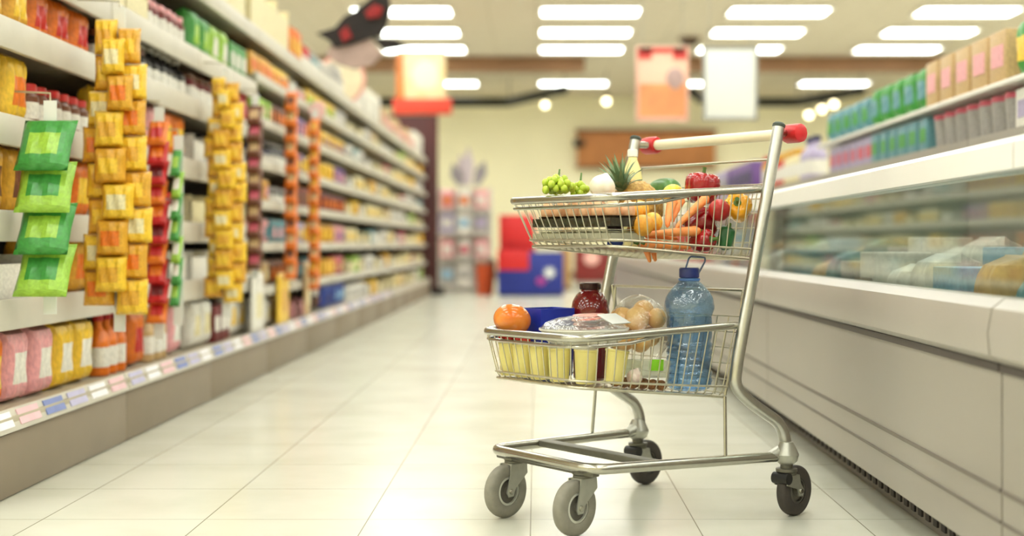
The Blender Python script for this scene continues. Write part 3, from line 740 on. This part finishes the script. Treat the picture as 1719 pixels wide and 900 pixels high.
# casters ------------------------------------------------------------------
def caster(s, w, ztop, R, ang, off, dark, rear):
    """s,w: wheel contact; ang: rolling direction relative to the cart axis; swivel axis sits `off` along rolling direction"""
    c = L(s, w, 0); Tw = Matrix.Translation(c) @ Matrix.Rotation(ang, 4, 'Z')
    m = MB()
    for sd in (1, -1):          # tapered fork plates
        y = sd*.0185; zt = ztop-.02
        poly = [(off-.030,zt),(off+.024,zt),(off+.026,zt-.024),(.015,R+.006),(.009,R-.012),(-.009,R-.013),(-.014,R-.002),(off-.032,zt-.022)] if off > 0 else [(off-.022,zt),(off+.026,zt),(off+.032,zt-.022),(.014,R+.002),(.009,R-.013),(-.009,R-.012),(-.013,R+.006),(off-.024,zt-.022)]
        n = len(poly)
        m.add([(x, y+q*.0016, z) for q in (-1,1) for x, z in poly], [tuple(range(n)), tuple(range(2*n-1, n-1, -1))]+[(i,(i+1)%n,n+(i+1)%n,n+i) for i in range(n)], fork_m, Tw)
    m.box((off-.002,0,ztop-.021), (.05,.04,.004), fork_m, .001, Tw)
    o = CP(m, 'caster')
    Tz = Tw @ Matrix.Translation((0,0,R)) @ Matrix.Rotation(PI/2, 4, 'X')
    hw = .0145
    prof = [(R-.029,-hw+.002),(R-.024,-hw),(R-.008,-hw),(R-.002,-hw+.004),(R,-hw+.009),(R,hw-.009),(R-.002,hw-.004),(R-.008,hw),(R-.024,hw),(R-.029,hw-.002),(R-.029,-hw+.002)]
    CP(MB().lathe(prof, rubber_dark if dark else rubber, 40, Tz, None, False), 'tyre', o, 'dark rubber tyre' if dark else 'grey rubber tyre', 50)
    rec = mat('dark_hub_recess', (92,88,80), .6, 0, .15, 40)
    hb = MB().lathe([(R-.029,-.0105),(R-.0345,-.0125),(R-.0345,.0125),(R-.029,.0105),(R-.029,-.0105)], rec if dark else mat('pale_hub_ring', (206,206,196), .35, .3, .05, 40), 32, Tz, None, False)
    hb.lathe([(0,-.0165),(.010,-.0165),(.012,-.007),(R-.034,-.006),(R-.034,.006),(.012,.007),(.010,.0165),(0,.0165)], rec, 32, Tz)
    CP(hb, 'hub', o, 'wheel hub')
    CP(MB().lathe([(0,-.024),(.006,-.024),(.007,-.0205),(.007,.0205),(.006,.024),(0,.024)], chrome, 12, Tz), 'axle_bolt', o)
    Ts = Tw @ Matrix.Translation((off,0,0))
    CP(MB().lathe([(0,ztop-.019),(.024,ztop-.019),(.024,ztop-.013),(.018,ztop-.012),(.026,ztop-.011),(.026,ztop-.004),(.015,ztop-.003),(.015,ztop+.006),(0,ztop+.006)], dark_steel, 20, Ts), 'swivel_bearing', o, 'dark swivel bearing rings')
    if rear:
        Tb = Tw @ Matrix.Translation((off,0,0))
        CP(MB().tube([(off-.02,-.022,ztop-.026),(off-.02,.022,ztop-.026)], .014, black_pl, 14, False, Tw), 'brake_pedal', o, 'black brake pedal')
        CP(MB().lathe([(0,ztop+.006),(.017,ztop+.006),(.026,ztop+.014),(.030,ztop+.03),(.022,ztop+.048),(.0155,ztop+.06),(0,ztop+.06)], fork_m, 20, Tb), 'socket', o)
for sd in (-1, 1):
    caster(.0, sd*.133, .148, .064, math.radians(9), .030, False, False)
for sd in (-1, 1):
    caster(.575, sd*.271, .122, .061, math.radians(8), -.032, True, True)
    m = MB(); q0, q1 = L(.50,sd*.262,.147), L(.551,sd*.266,.155)
    m.tube([q0, (q0+q1)/2+Vector((0,0,.002)), q1], [.013,.018,.023], fork_m, 14)
    CP(m, 'rear_bracket')

# ------------------------------------------------------------------ groceries
def W(s, w, z, rz=0, rx=0, ry=0): return CART @ TR(s, -w, z, rz, rx, ry)
def single(mb, name, T, label, cat, group=None, sharp=50):
    return tag(mb.build(name, None, T, sharp), label, cat, group)
def lobes(n, amp, ph=0, dim=.12):
    def fn(a, r, z):
        k = 1+amp*abs(math.cos(n*a/2+ph))-amp
        d = 1-math.exp(-(r/.3)**2)*dim
        return r*k, z*d
    return fn
stem_green = mat('green_stem', (86,120,52), .6, 0, .2, 40)
def fruit(name, r, rgb, rgb2, T, label, cat, group=None, dim=.12, rough=.35, bump=0., stem=False, scale=30, squash=1., sss=.1):
    m = mat(name+'_skin_'+'%d_%d_%d' % rgb, rgb, rough, 0, 0, scale, rgb2, bump, sss=sss)
    e = tag(MB().ball((0,0,0), (r,r,r*squash), m, 28, 18, fn=lambda a, q, z: (q, z*(1-math.exp(-(q/.28)**2)*dim))).build(name, None, T, 60), label, cat, group)
    if stem: MB().lathe([(0,0),(.003,0),(.0045,.004),(.002,.006),(0,.006)], stem_green, 8, Matrix.Translation((0,0,r*squash*(1-dim)-.002))).build('stem', e)
    return e
def pepper(T, r, h, rgb, rgb2, label, lob=4):
    m = mat('pepper_skin_%d_%d_%d' % rgb, rgb, .18, 0, 0, 12, rgb2, 0, .3)
    prof = [(1e-5,-.80),(.25,-.9),(.5,-.93),(.72,-.8),(.86,-.5),(.96,-.1),(1,.3),(.97,.6),(.84,.84),(.6,.95),(.36,.9),(.15,.78),(1e-5,.74)]
    o = tag(MB().lathe(prof, m, 40, Matrix.Diagonal((r,r,h,1)), lambda a, q, z: (q*(.86+.14*abs(math.cos(lob*a/2))**.7), z+.06*abs(math.cos(lob*a/2))*(q>.2)*(1 if z > 0 else -1))).build('bell_pepper', None, T, 70), label, 'bell pepper')
    st = MB().lathe([(.014,0),(.011,.004),(.005,.007),(.0042,.02),(.0055,.026),(0,.026)], stem_green, 12, Matrix.Translation((0,0,h*.74)))
    st.build('stem', o)['label'] = 'green stem'
    return o
def carrot(p0, p1, r0, label, group='carrots in the upper basket', rgb=(242,156,88)):
    p0, p1 = Vector(p0), Vector(p1); m = mat('carrot_skin', rgb, .5, 0, 0, 45, (232,136,66), .3, sss=.05)
    d = p1-p0; n = 14; pts = []; rr = []
    side = d.normalized().cross(Vector((0,0,1)))
    for i in range(n):
        t = i/(n-1); pts.append(p0+d*t+side*.006*math.sin(t*2.6)-p0)
        rr.append(r0*(1-.62*t)*(1+.03*math.sin(i*2.3)) if 0 < i < n-1 else r0*(.55 if i == 0 else .12))
    o = tag(MB().tube(pts, rr, m, 16).build('carrot', None, CART @ Matrix.Translation(p0), 60), label, 'carrot', group)
    MB().tube([-d.normalized()*.012, d.normalized()*.004], [.003,.006], stem_green, 8).build('stalk', o)
    return o
# egg cartons with eggs at the cart's front
egg_m = mat('brown_egg_shell', (236,188,146), .5, 0, 0, 50, (222,164,118), sss=.1)
clear = film('clear_packaging', (246,248,240), .5, .08, .25, 50, .10)
milky = film('milky_packaging', (240,240,226), .5, .15, .3, 50, .38, (226,222,200))
def carton_tray(z, m, label, lid):
    e = empty('egg_carton', W(.155, -.012, z), label, 'egg carton')
    t = MB(); t.box((0,0,.003), (.102,.298,.003), m, .001)
    for sx in (-1,1): t.box((sx*.051,0,.012), (.002,.298,.02), m)
    for sy in (-1,1): t.box((0,sy*.149,.012), (.102,.002,.02), m)
    for i in range(2):
        for j in range(6):
            t.lathe([(.008,.004),(.015,.008),(.0225,.026),(.0235,.027)], m, 14, Matrix.Translation((-.025+.05*i, -.122+.0488*j, 0)))
    t.build('cup_tray', e)
    if lid:
        l = MB()
        for j in range(6): l.box((0,-.122+.0488*j,.061), (.095,.040,.012), clear, .005)
        l.box((0,0,.0555), (.104,.30,.002), clear, .0005)
        l.build('lid', e)
    return e
zc = .664
carton_tray(zc, milky, 'lower of two stacked egg cartons, cloudy and shut, on the upper basket floor', False)
for i in range(2):
    for j in range(6):
        pass
low = MB(); low.box((0,0,0), (.1,.295,.002), milky, .0005)
tag(low.build('carton_lid', None, W(.155,-.012,zc+.03)), 'cloudy flat lid lying between the two stacked egg cartons', 'lid')
shade_tray = film('shade_tinted_tray_plastic', (150,140,124), .4, .1, .2, 50, .38, (84,74,60))  # shade of the gaps between the egg cups, put into the tray colour
carton_tray(zc+.036, shade_tray, 'upper of two stacked egg trays, shade painted into its plastic, full of brown eggs', False)
egg0 = None
for i in range(2):
    for j in range(6):
        T = W(.155-.025+.05*i, -.012+.122-.0488*j, zc+.036+.040)
        if egg0 is None:
            egg0 = MB().ball((0,0,0), 1, egg_m, 22, 16, Matrix.Diagonal((.0172,.0172,.025,1)), lambda a, q, z: (q*(1-.12*z), z)).build('egg', None, T, 80); o = egg0
        else: o = egg0.copy(); COL.objects.link(o); o.matrix_world = T
        tag(o, f'brown egg in the shade-tinted tray, {ORD[5-j]} along in its {"front" if i == 0 else "rear"} row', 'egg', 'brown eggs in the dark tray')
# grapes
def grapes(T, n, label, spread):
    e = tag(MB().tube([(0,0,.02),(.004,0,.04),(.012,.004,.052)], [.003,.0025,.002], stem_green, 8).build('grape_bunch', None, T), label, 'grapes')
    gm = mat('green_grape_skin', (190,206,70), .25, 0, 0, 40, (166,190,50), sss=.3)
    g0 = None; k = 0
    pts = []
    rr = random.Random(3)
    while len(pts) < n:
        p = Vector((rr.uniform(-1,1)*spread[0], rr.uniform(-1,1)*spread[1], rr.uniform(0,1)*spread[2]))
        if (p.x/spread[0])**2+(p.y/spread[1])**2+(p.z/spread[2])**2 > 1: continue
        if all((p-q).length > .0125 for q in pts): pts.append(p)
        k += 1
        if k > 9000: break
    for p in pts:
        if g0 is None: g0 = MB().ball((0,0,0), (.0088,.0088,.010), gm, 14, 9).build('grape', e); o = g0
        else: o = g0.copy(); COL.objects.link(o); o.parent = e
        o.location = p
grapes(W(.087, -.038, .788, .3), 40, 'bunch of green grapes lying on the egg carton in front', (.042,.038,.034))
grapes(W(.150, -.032, .781, .3), 12, 'small clump of green grapes beside the white onion', (.014,.02,.03))
fruit('white_onion', .031, (240,234,220), (232,220,196), W(.170, .028, .797, 0, .2, .25), 'smooth white onion between the grapes and the pineapple leaves', 'onion', dim=-.22, rough=.3, squash=.95)
# pineapple lying behind, crown up
pm = mat('pineapple_rind', (206,168,86), .55, 0, 0, 120, (168,126,58), .8)
T = W(.350, -.045, .760, .2, 0, 0)
def pine_fn(a, r, z): 
    k = 1+.05*math.sin(8*a+14*z)*math.sin(-8*a+14*z)
    return r*k, z
pa = tag(MB().ball((0,0,0), (.056,.056,.078), pm, 48, 36, Matrix.Rotation(-1.1,4,'Y'), pine_fn).build('pineapple', None, T, 80), 'golden pineapple with a grey green crown, its leaves sticking up from the upper basket', 'pineapple')
cr = MB(); lm = mat('pineapple_leaf', (140,160,122), .45, 0, 0, 30, (104,130,96))
rr = random.Random(11)
Tc = Matrix.Rotation(-1.1,4,'Y') @ Matrix.Translation((0,0,.070)) @ Matrix.Rotation(.62,4,'Y')
for k in range(34):
    lay = k/34; a = k*2.4; tilt = 1.05-.9*lay; ln = .062+.042*lay
    ring = []; vs = []; fs = []
    n = 7
    for i in range(n):
        t = i/(n-1); bend = tilt*(.55+.6*t)
        x, z = math.sin(bend)*ln*t, math.cos(bend)*ln*t
        wd = .0088*(1-t)**.7*(1 if t > .05 else .8)
        vs += [(x+.006*(1-lay), -wd, z), (x+.006*(1-lay)-.0015, 0, z-.002), (x+.006*(1-lay), wd, z), (x+.0068*(1-lay)+.0012, 0, z+.001)]
    for i in range(n-1):
        for q in range(4): fs.append((i*4+q, i*4+(q+1)%4, (i+1)*4+(q+1)%4, (i+1)*4+q))
    cr.add(vs, fs, lm, Tc @ Matrix.Rotation(a,4,'Z'))
cr.build('crown', pa)['label'] = 'grey green leafy crown'
# pale yellow bottle
bt = empty('juice_bottle', W(.405, -.130, .640), 'pale yellow bottle with a white cap standing before the far cart post', 'bottle')
MB().lathe([(0,0),(.024,0),(.026,.004),(.026,.15),(.0255,.19),(.021,.215),(.0125,.238),(.011,.246)], mat('pale_yellow_juice', (244,232,164), .25, 0, .06, 30), 24).build('body', bt)
MB().lathe([(.0266,.12),(.0266,.17)], mat('cream_bottle_label', (240,224,150), .5, 0, .1, 60), 24).build('label_band', bt)
MB().lathe([(0,.247),(.0135,.247),(.0135,.262),(.012,.266),(0,.266)], mat('white_cap', (240,238,228), .4), 20).build('cap', bt)
# cucumber, lemon, peppers, oranges, carrots
def cucumber(p0, p1, r, rgb, rgb2, name, label, cat, grp=None):
    p0, p1 = Vector(p0), Vector(p1); d = p1-p0; n = 14; pts = []; rr_ = []
    for i in range(n):
        t = i/(n-1); pts.append(d*t+Vector((0,0,.006*math.sin(PI*t)))); q = abs(2*t-1); rr_.append(r*max(.12, (1-q**5)**.5))
    m = mat(name+'_skin', rgb, .35, 0, 0, 25, rgb2, .15)
    o = tag(MB().tube(pts, rr_, m, 20).build(name, None, CART @ Matrix.Translation(p0), 60), label, cat, grp)
    MB().tube([d*0-d.normalized()*.010, d.normalized()*.004], [.004,.006], stem_green, 8).build('stem', o)
    return o
cucumber(L(.450,-.015,.796), L(.478,-.130,.796), .029, (88,136,64), (60,104,48), 'avocado_squash', 'dark green squash lying behind the lemon in the upper basket', 'squash')
fruit('lemon', .027, (244,216,72), (236,200,52), W(.414, .014, .784, .3, 0, PI/2), 'bright yellow lemon beneath the green squash at the basket rim', 'lemon', dim=-.2, bump=.3, scale=140, squash=1.15)
pepper(W(.450, .080, .798, .5, .1, .1), .045, .038, (168,24,32), (136,14,24), 'glossy red bell pepper with its stem up, above the basket rim')
ORG = dict(rough=.42, bump=.2, scale=150)
for s, w, z, r, l in [(.200,.140,.704,.0255,'orange in front of the carrots, pressed to the near wires'),(.256,.112,.712,.0245,'yellow orange beside the upright carrots'),(.222,.082,.738,.023,'orange behind the front orange, next to the egg cartons'),(.262,.058,.742,.024,'yellow fruit behind the oranges under the basket rim'),(.232,.078,.690,.022,'orange half hidden beneath the others by the egg cartons')]:
    fruit('orange', r, (242,176,60) if 'yellow' not in l else (244,196,70), (234,158,48), W(s, w, z, s*9, .4, .3), l, 'orange', 'oranges in the upper basket', .06, **ORG)
carrot(L(.365,.158,.692), L(.205,.150,.684), .0135, 'thick carrot lying level along the near wires')
carrot(L(.342,.092,.768), L(.290,.130,.700), .0135, 'upright carrot beside the yellow orange')
carrot(L(.408,.142,.774), L(.298,.150,.698), .0125, 'slanting carrot leaning from the red pepper down to the level carrot')
carrot(L(.385,.078,.772), L(.335,.098,.712), .011, 'thin carrot between the upright and the slanting carrots')
carrot(L(.215,.128,.663), L(.355,.138,.651), .0125, 'carrot lying on the basket floor beneath the level carrot')
carrot(L(.225,.095,.663), L(.365,.103,.651), .0125, 'carrot on the basket floor behind the floor carrot')
carrot(L(.230,.112,.683), L(.33,.119,.672), .009, 'small carrot stacked on the two floor carrots')
carrot(L(.262,.083,.650), L(.268,.090,.616), .010, 'carrot tip poking down through the basket floor', rgb=(226,96,44))
carrot(L(.290,.076,.650), L(.293,.082,.618), .009, 'second carrot tip poking through the floor wires', rgb=(226,96,44))
pepper(W(.408, .112, .708, .9, 1.2, .3), .040, .038, (150,14,22), (120,10,18), 'dark red bell pepper lying beside the slanting carrot')
pepper(W(.380, .152, .668, .2, 1.45, .1), .028, .030, (170,20,26), (130,12,18), 'dark red bell pepper on the basket floor under another red one')
fruit('red_apple', .027, (196,44,32), (160,22,24), W(.411, .180, .742, .2, .5, .6), 'small red apple next to the yellow bell pepper', 'apple', stem=True, scale=14)
pepper(W(.468, .186, .748, 2.4, -1.15, .2), .036, .035, (240,172,30), (230,150,20), 'yellow orange bell pepper at the rear of the upper basket')
cucumber(L(.452,.172,.702), L(.436,.168,.645), .020, (48,112,56), (30,84,44), 'zucchini', 'dark green zucchini standing beneath the yellow pepper', 'zucchini')
cucumber(L(.430,.205,.640), L(.478,.205,.635), .008, (60,124,60), (40,94,48), 'zucchini', 'thin green zucchini end lying by the near wires', 'zucchini') if False else None
j = empty('spice_jar', W(.205, .035, .652), 'small jar with a dark blue label and purple lid behind the egg cartons', 'jar')
MB().lathe([(0,0),(.019,0),(.02,.003),(.02,.036),(.017,.042)], mat('blue_jar_glass', (48,70,150), .2), 20).build('glass', j)
MB().lathe([(0,.042),(.02,.042),(.02,.055),(0,.056)], mat('purple_lid', (70,24,44), .35), 20).build('lid', j)

# lower basket ------------------------------------------------------------
cup_m = mat('pale_yellow_cup', (236,222,138), .4, 0, .05, 20, sss=.1); foil = mat('cup_foil_lid', (226,214,180), .35, .4, .1, 60)
cp0 = None
for k, (s, w, z, tx, l) in enumerate([(.014,-.135,.343,0,'leftmost in front, under the red tomatoes'),(.013,-.077,.343,0,'second along the front'),(.016,-.016,.342,0,'third along the front'),(.024,.047,.341,0,'fourth along the front'),(.052,.108,.339,.03,'at the near front corner'),(.104,.146,.338,.16,'tilted, last along the near side')]):
    T = W(s, w, z, 0, 0, tx)
    if cp0 is None:
        cp0 = empty('dessert_cup', T); o = cp0
        MB().lathe([(0,0),(.021,0),(.0225,.003),(.0268,.074),(.0285,.075),(.0285,.078),(.0265,.078)], cup_m, 26).build('cup', cp0)
        MB().lathe([(0,.0785),(.0282,.0785),(.0282,.0797),(0,.0797)], foil, 26).build('foil_lid', cp0)
    else: o = copy_tree(cp0, T)
    tag(o, 'pale yellow dessert cup, '+l, 'cup', 'yellow dessert cups')
for k, (s, w, z) in enumerate([(.012,-.158,.434),(.010,-.128,.434),(.014,-.098,.434),(.012,-.068,.434),(.038,-.142,.437),(.040,-.11,.437)]):
    fruit('cherry_tomato', .0125, (196,36,30), (170,24,22), W(s, w, z), f'red cherry tomato on the yellow cups below the orange bread roll, {ORD[k]}', 'tomato', 'cherry tomatoes', .08, .2, stem=True, scale=20)
fruit('bread_roll', .046, (216,108,32), (230,140,58), W(.012, -.122, .478, .5, .1, .2), 'glossy orange brown round roll at the front corner of the lower basket', 'bread roll', dim=.05, rough=.12, scale=16, squash=.82)
# blue tray
bx = MB(); bm_ = mat('deep_blue_plastic', (30,52,176), .35, 0, .15, 20)
def tray_shell(mb, lx, ly, h, t, m, flare=.006):
    def ring(z, ex): return [(sx*(lx/2+ex), sy*(ly/2+ex), z) for sx, sy in ((-1,-1),(1,-1),(1,1),(-1,1))]
    vs = ring(0,0)+ring(h,flare)+ring(h,flare-t)+ring(t,-t)
    fs = [(3,2,1,0)]
    for a in (0,4,8): fs += [(a+i, a+(i+1)%4, a+4+(i+1)%4, a+4+i) for i in range(4)]
    fs.append((12,13,14,15)); mb.add(vs, fs, m)
tray_shell(bx, .096, .080, .166, .003, bm_, .004)
for k in range(5): bx.box((-.038+k*.019,.0412,.085), (.004,.003,.12), bm_); bx.box((-.038+k*.019,-.0412,.085), (.004,.003,.12), bm_)
single(bx, 'punnet', W(.118, -.122, .337, .0), 'deep blue open plastic punnet behind the orange brown roll', 'punnet', sharp=30)
# oval white platter under cling film
def oval(a, r, z): return r*(1 if True else 1), z
pl = empty('food_platter', W(.100, .045, .425, 0, 0, 0), 'oval white food platter under clear film resting on the yellow cups', 'platter')
S = Matrix.Diagonal((1.06,.92,1,1))
MB().lathe([(0,0),(.07,0),(.088,.008),(.100,.030),(.106,.034),(.106,.038),(.097,.036),(.084,.013),(.068,.005),(0,.005)], mat('white_platter', (238,236,224), .3, 0, .03, 10), 40, S).build('dish', pl)
MB().lathe([(.103,.039),(.09,.052),(.06,.062),(.03,.066),(1e-5,.067)], film('cling_film', (250,250,246), .8, .06, .6, 60, .06), 40, S).build('cling_film', pl)
MB().box((0,0,0), (.07,.05,.003), white_print, .001, TR(.045,-.055,.060,.2,.42)).build('price_label', pl)
HAM = [((232,150,140),(244,206,190)),((208,110,96),(236,180,160)),((238,214,180),(246,232,208))]
for k, (x, y, a, c) in enumerate([(-.06,.0,.3,0),(-.03,.025,1.2,2),(.0,-.02,2.1,1),(.03,.02,.7,0),(.06,0,1.8,2),(-.02,-.03,.1,1),(.02,.0,2.6,0)]):
    sl = MB().lathe([(0,0),(.036,0),(.04,.002),(.038,.005),(0,.006)], mat('deli_slice_%d' % c, HAM[c][0], .4, 0, 0, 60, HAM[c][1]), 20, Matrix.Diagonal((1,.8,1,1)))
    tag(sl.build('deli_slice', None, pl.matrix_world @ TR(x*.72, y*.9, .022+.007*k, a, .06*math.sin(k*2), .06*math.cos(k*3)), 50), ['pink','pale','dark pink','pink','cream','dark pink','pink'][k]+f' deli slice on the white platter, {ORD[k]} from the bottom of the fan', 'deli slice', 'deli slices on the platter')
# dark red bottle
jr = empty('sauce_jar', W(.227, -.087, .3225), 'round dark red jar with a dark lid rising behind the white platter', 'jar')
MB().lathe([(0,0),(.036,0),(.042,.006),(.045,.09),(.049,.145),(.0485,.17),(.044,.195),(.034,.213),(.024,.221),(.023,.225)], mat('dark_red_jar_glass', (118,18,20), .1, 0, .15, 8, coat=.4), 32).build('glass', jr)
MB().lathe([(0,.225),(.026,.225),(.027,.228),(.027,.239),(.024,.242),(0,.242)], mat('dark_brown_lid', (58,26,24), .25, .3, .1, 20), 28).build('lid', jr)
# potatoes in a clear bag
POT = [(.262,.050,.482,.033,.2),(.312,.022,.502,.030,1.1),(.330,.062,.482,.028,.5),(.258,-.014,.482,.030,2.0),(.262,.066,.420,.030,.9),(.330,.03,.430,.030,1.4),(.252,-.004,.418,.030,2.3),(.318,-.026,.450,.027,.1)]
PW_ = ['biggest, beside the deli platter','at the top beside the bottle','palest, against the bottle under the rim','at the back near the red jar','lowest, seen through the near wires','buried beneath the top ones','buried beside the platter','buried at the back']
for k, (s, w, z, r, a) in enumerate(POT):
    pm_ = mat('potato_skin', (248,208,136), .5, 0, 0, 25, (236,180,96), .2)
    tag(MB().ball((0,0,0), (r*1.02,r*.88,r*.9), pm_, 24, 16, None, lambda q, rr_, z: (rr_*(1+.05*math.sin(2*q+1)), z)).build('potato', None, W(.299+(s-.292)*.80, .015+(w-.026)*.84, .446+(z-.446)*.88, a, a*.3, .2), 70), 'golden potato in the clear bag, '+PW_[k], 'potato', 'potatoes in the clear bag')
bagf = film('crinkled_bag_film', (253,252,248), .15, .09, .6, 40, .03)
def bag_fn(a, r, z): return r*(1+.05*math.sin(5*a+7*z)+.03*math.sin(11*a-5*z)), z+.03*math.sin(3*a)*(z > .6)
bg = MB().ball((0,0,0), 1, bagf, 40, 26, Matrix.Diagonal((.078,.074,.088,1)), bag_fn)
tag(bg.build('produce_bag', None, W(.299,.014,.446,0), 80), 'crinkled clear plastic bag wrapped round the golden potatoes', 'bag')
# box of walnuts with a green sticker, garlic
nut_m = mat('walnut_shell', (150,100,52), .6, 0, 0, 90, (96,58,30), .8)
n0 = None
kk = 0
for s in (.150,.180,.210,.240):
    for w in (.160,.130,.100):
        z0 = .338-.105*(s+.016)+.004+.0128
        T = W(s, w, z0, kk*1.3, kk*.7, 0); kk += 1
        if n0 is None: n0 = MB().ball((0,0,0), (.0135,.0125,.0125), nut_m, 14, 10).build('walnut', None, T, 80); o = n0
        else: o = n0.copy(); COL.objects.link(o); o.matrix_world = T
        tag(o, 'brown walnut on the lower basket floor beneath the clear punnet', 'walnut', 'walnuts')
px = empty('clear_punnet', W(.203, .150, .349, 0, 0, .05), 'small clear punnet with a lime green sticker above the walnuts', 'punnet')
b_ = MB(); tray_shell(b_, .085, .06, .040, .0015, clear, .003); b_.build('tray', px)
MB().box((0,-.0345,.030), (.040,.0015,.026), mat('lime_sticker', (134,204,40), .45, 0, .05, 30), .0005).build('sticker', px)['label'] = 'lime green sticker'
fruit('garlic_bulb', .0185, (236,222,210), (206,176,170), W(.152, .165, .352, .4, .3, .2), 'small pale garlic bulb between the tilted cup and the clear punnet', 'garlic', dim=-.3, rough=.5, scale=60)
# big water bottle
wb = empty('water_bottle', W(.346, .1435, .3095, .3), 'large ribbed blue water bottle with a navy cap and carry loop', 'water bottle')
bw = film('blue_bottle_plastic', (190,216,238), .3, .06, .5, 35, .05, (110,160,206))
prof = [(0,.0),(.040,.0),(.050,.006),(.053,.014)]
for k in range(6):
    z = .018+k*.017; prof += [(.0535,z),(.0550,z+.005),(.0535,z+.010),(.0512,z+.0135)]
prof += [(.0535,.124),(.0545,.128),(.0545,.172),(.0535,.176),(.0565,.184),(.0605,.195),(.0605,.203),(.057,.222),(.046,.240),(.032,.254),(.0225,.263),(.021,.270)]
MB().lathe(prof, bw, 40, None, lambda a, r, z: (r*(1+.012*math.sin(10*a)*(.02 < z < .12)), z)).build('body', wb)
MB().lathe([(0,.004),(.038,.004),(.047,.010)]+[(r-.003, z) for r, z in prof[4:-9]]+[(.051,.178),(0,.178)], film('blue_water', (220,236,246), .1, .03), 32).build('water', wb)['label'] = 'pale blue water'
MB().lathe([(0,.270),(.0235,.270),(.0245,.273),(.0245,.291),(.022,.294),(0,.294)], mat('navy_cap', (30,44,110), .35, 0, .1, 50), 28).build('cap', wb)['label'] = 'navy screw cap'
MB().lathe([(.0225,.262),(.0262,.263),(.0262,.268),(.0225,.269)], mat('blue_collar', (70,110,170), .35), 28).build('collar', wb)
MB().tube(fillet([(-.010,.004,.292),(.004,.002,.321),(.056,-.012,.318),(.058,-.012,.310),(.024,-.004,.266)], .010, 4), .0022, mat('grey_blue_loop', (96,112,140), .4), 8).build('carry_loop', wb)

# ------------------------------------------------------------------ render look
w = bpy.data.worlds.new('world'); SC.world = w; w.use_nodes = True
w.node_tree.nodes['Background'].inputs[0].default_value = (.9,.85,.75,1); w.node_tree.nodes['Background'].inputs[1].default_value = .05
SC.view_settings.view_transform = 'Standard'; SC.view_settings.look = 'None'; SC.view_settings.gamma = 1
SC.view_settings.use_curve_mapping = False; SC.view_settings.exposure = 0.10
cy = SC.cycles
cy.max_bounces = 8; cy.diffuse_bounces = 4; cy.glossy_bounces = 4; cy.transmission_bounces = 4; cy.transparent_max_bounces = 24
cy.caustics_reflective = False; cy.caustics_refractive = False; cy.use_denoising = True; cy.sample_clamp_indirect = 6
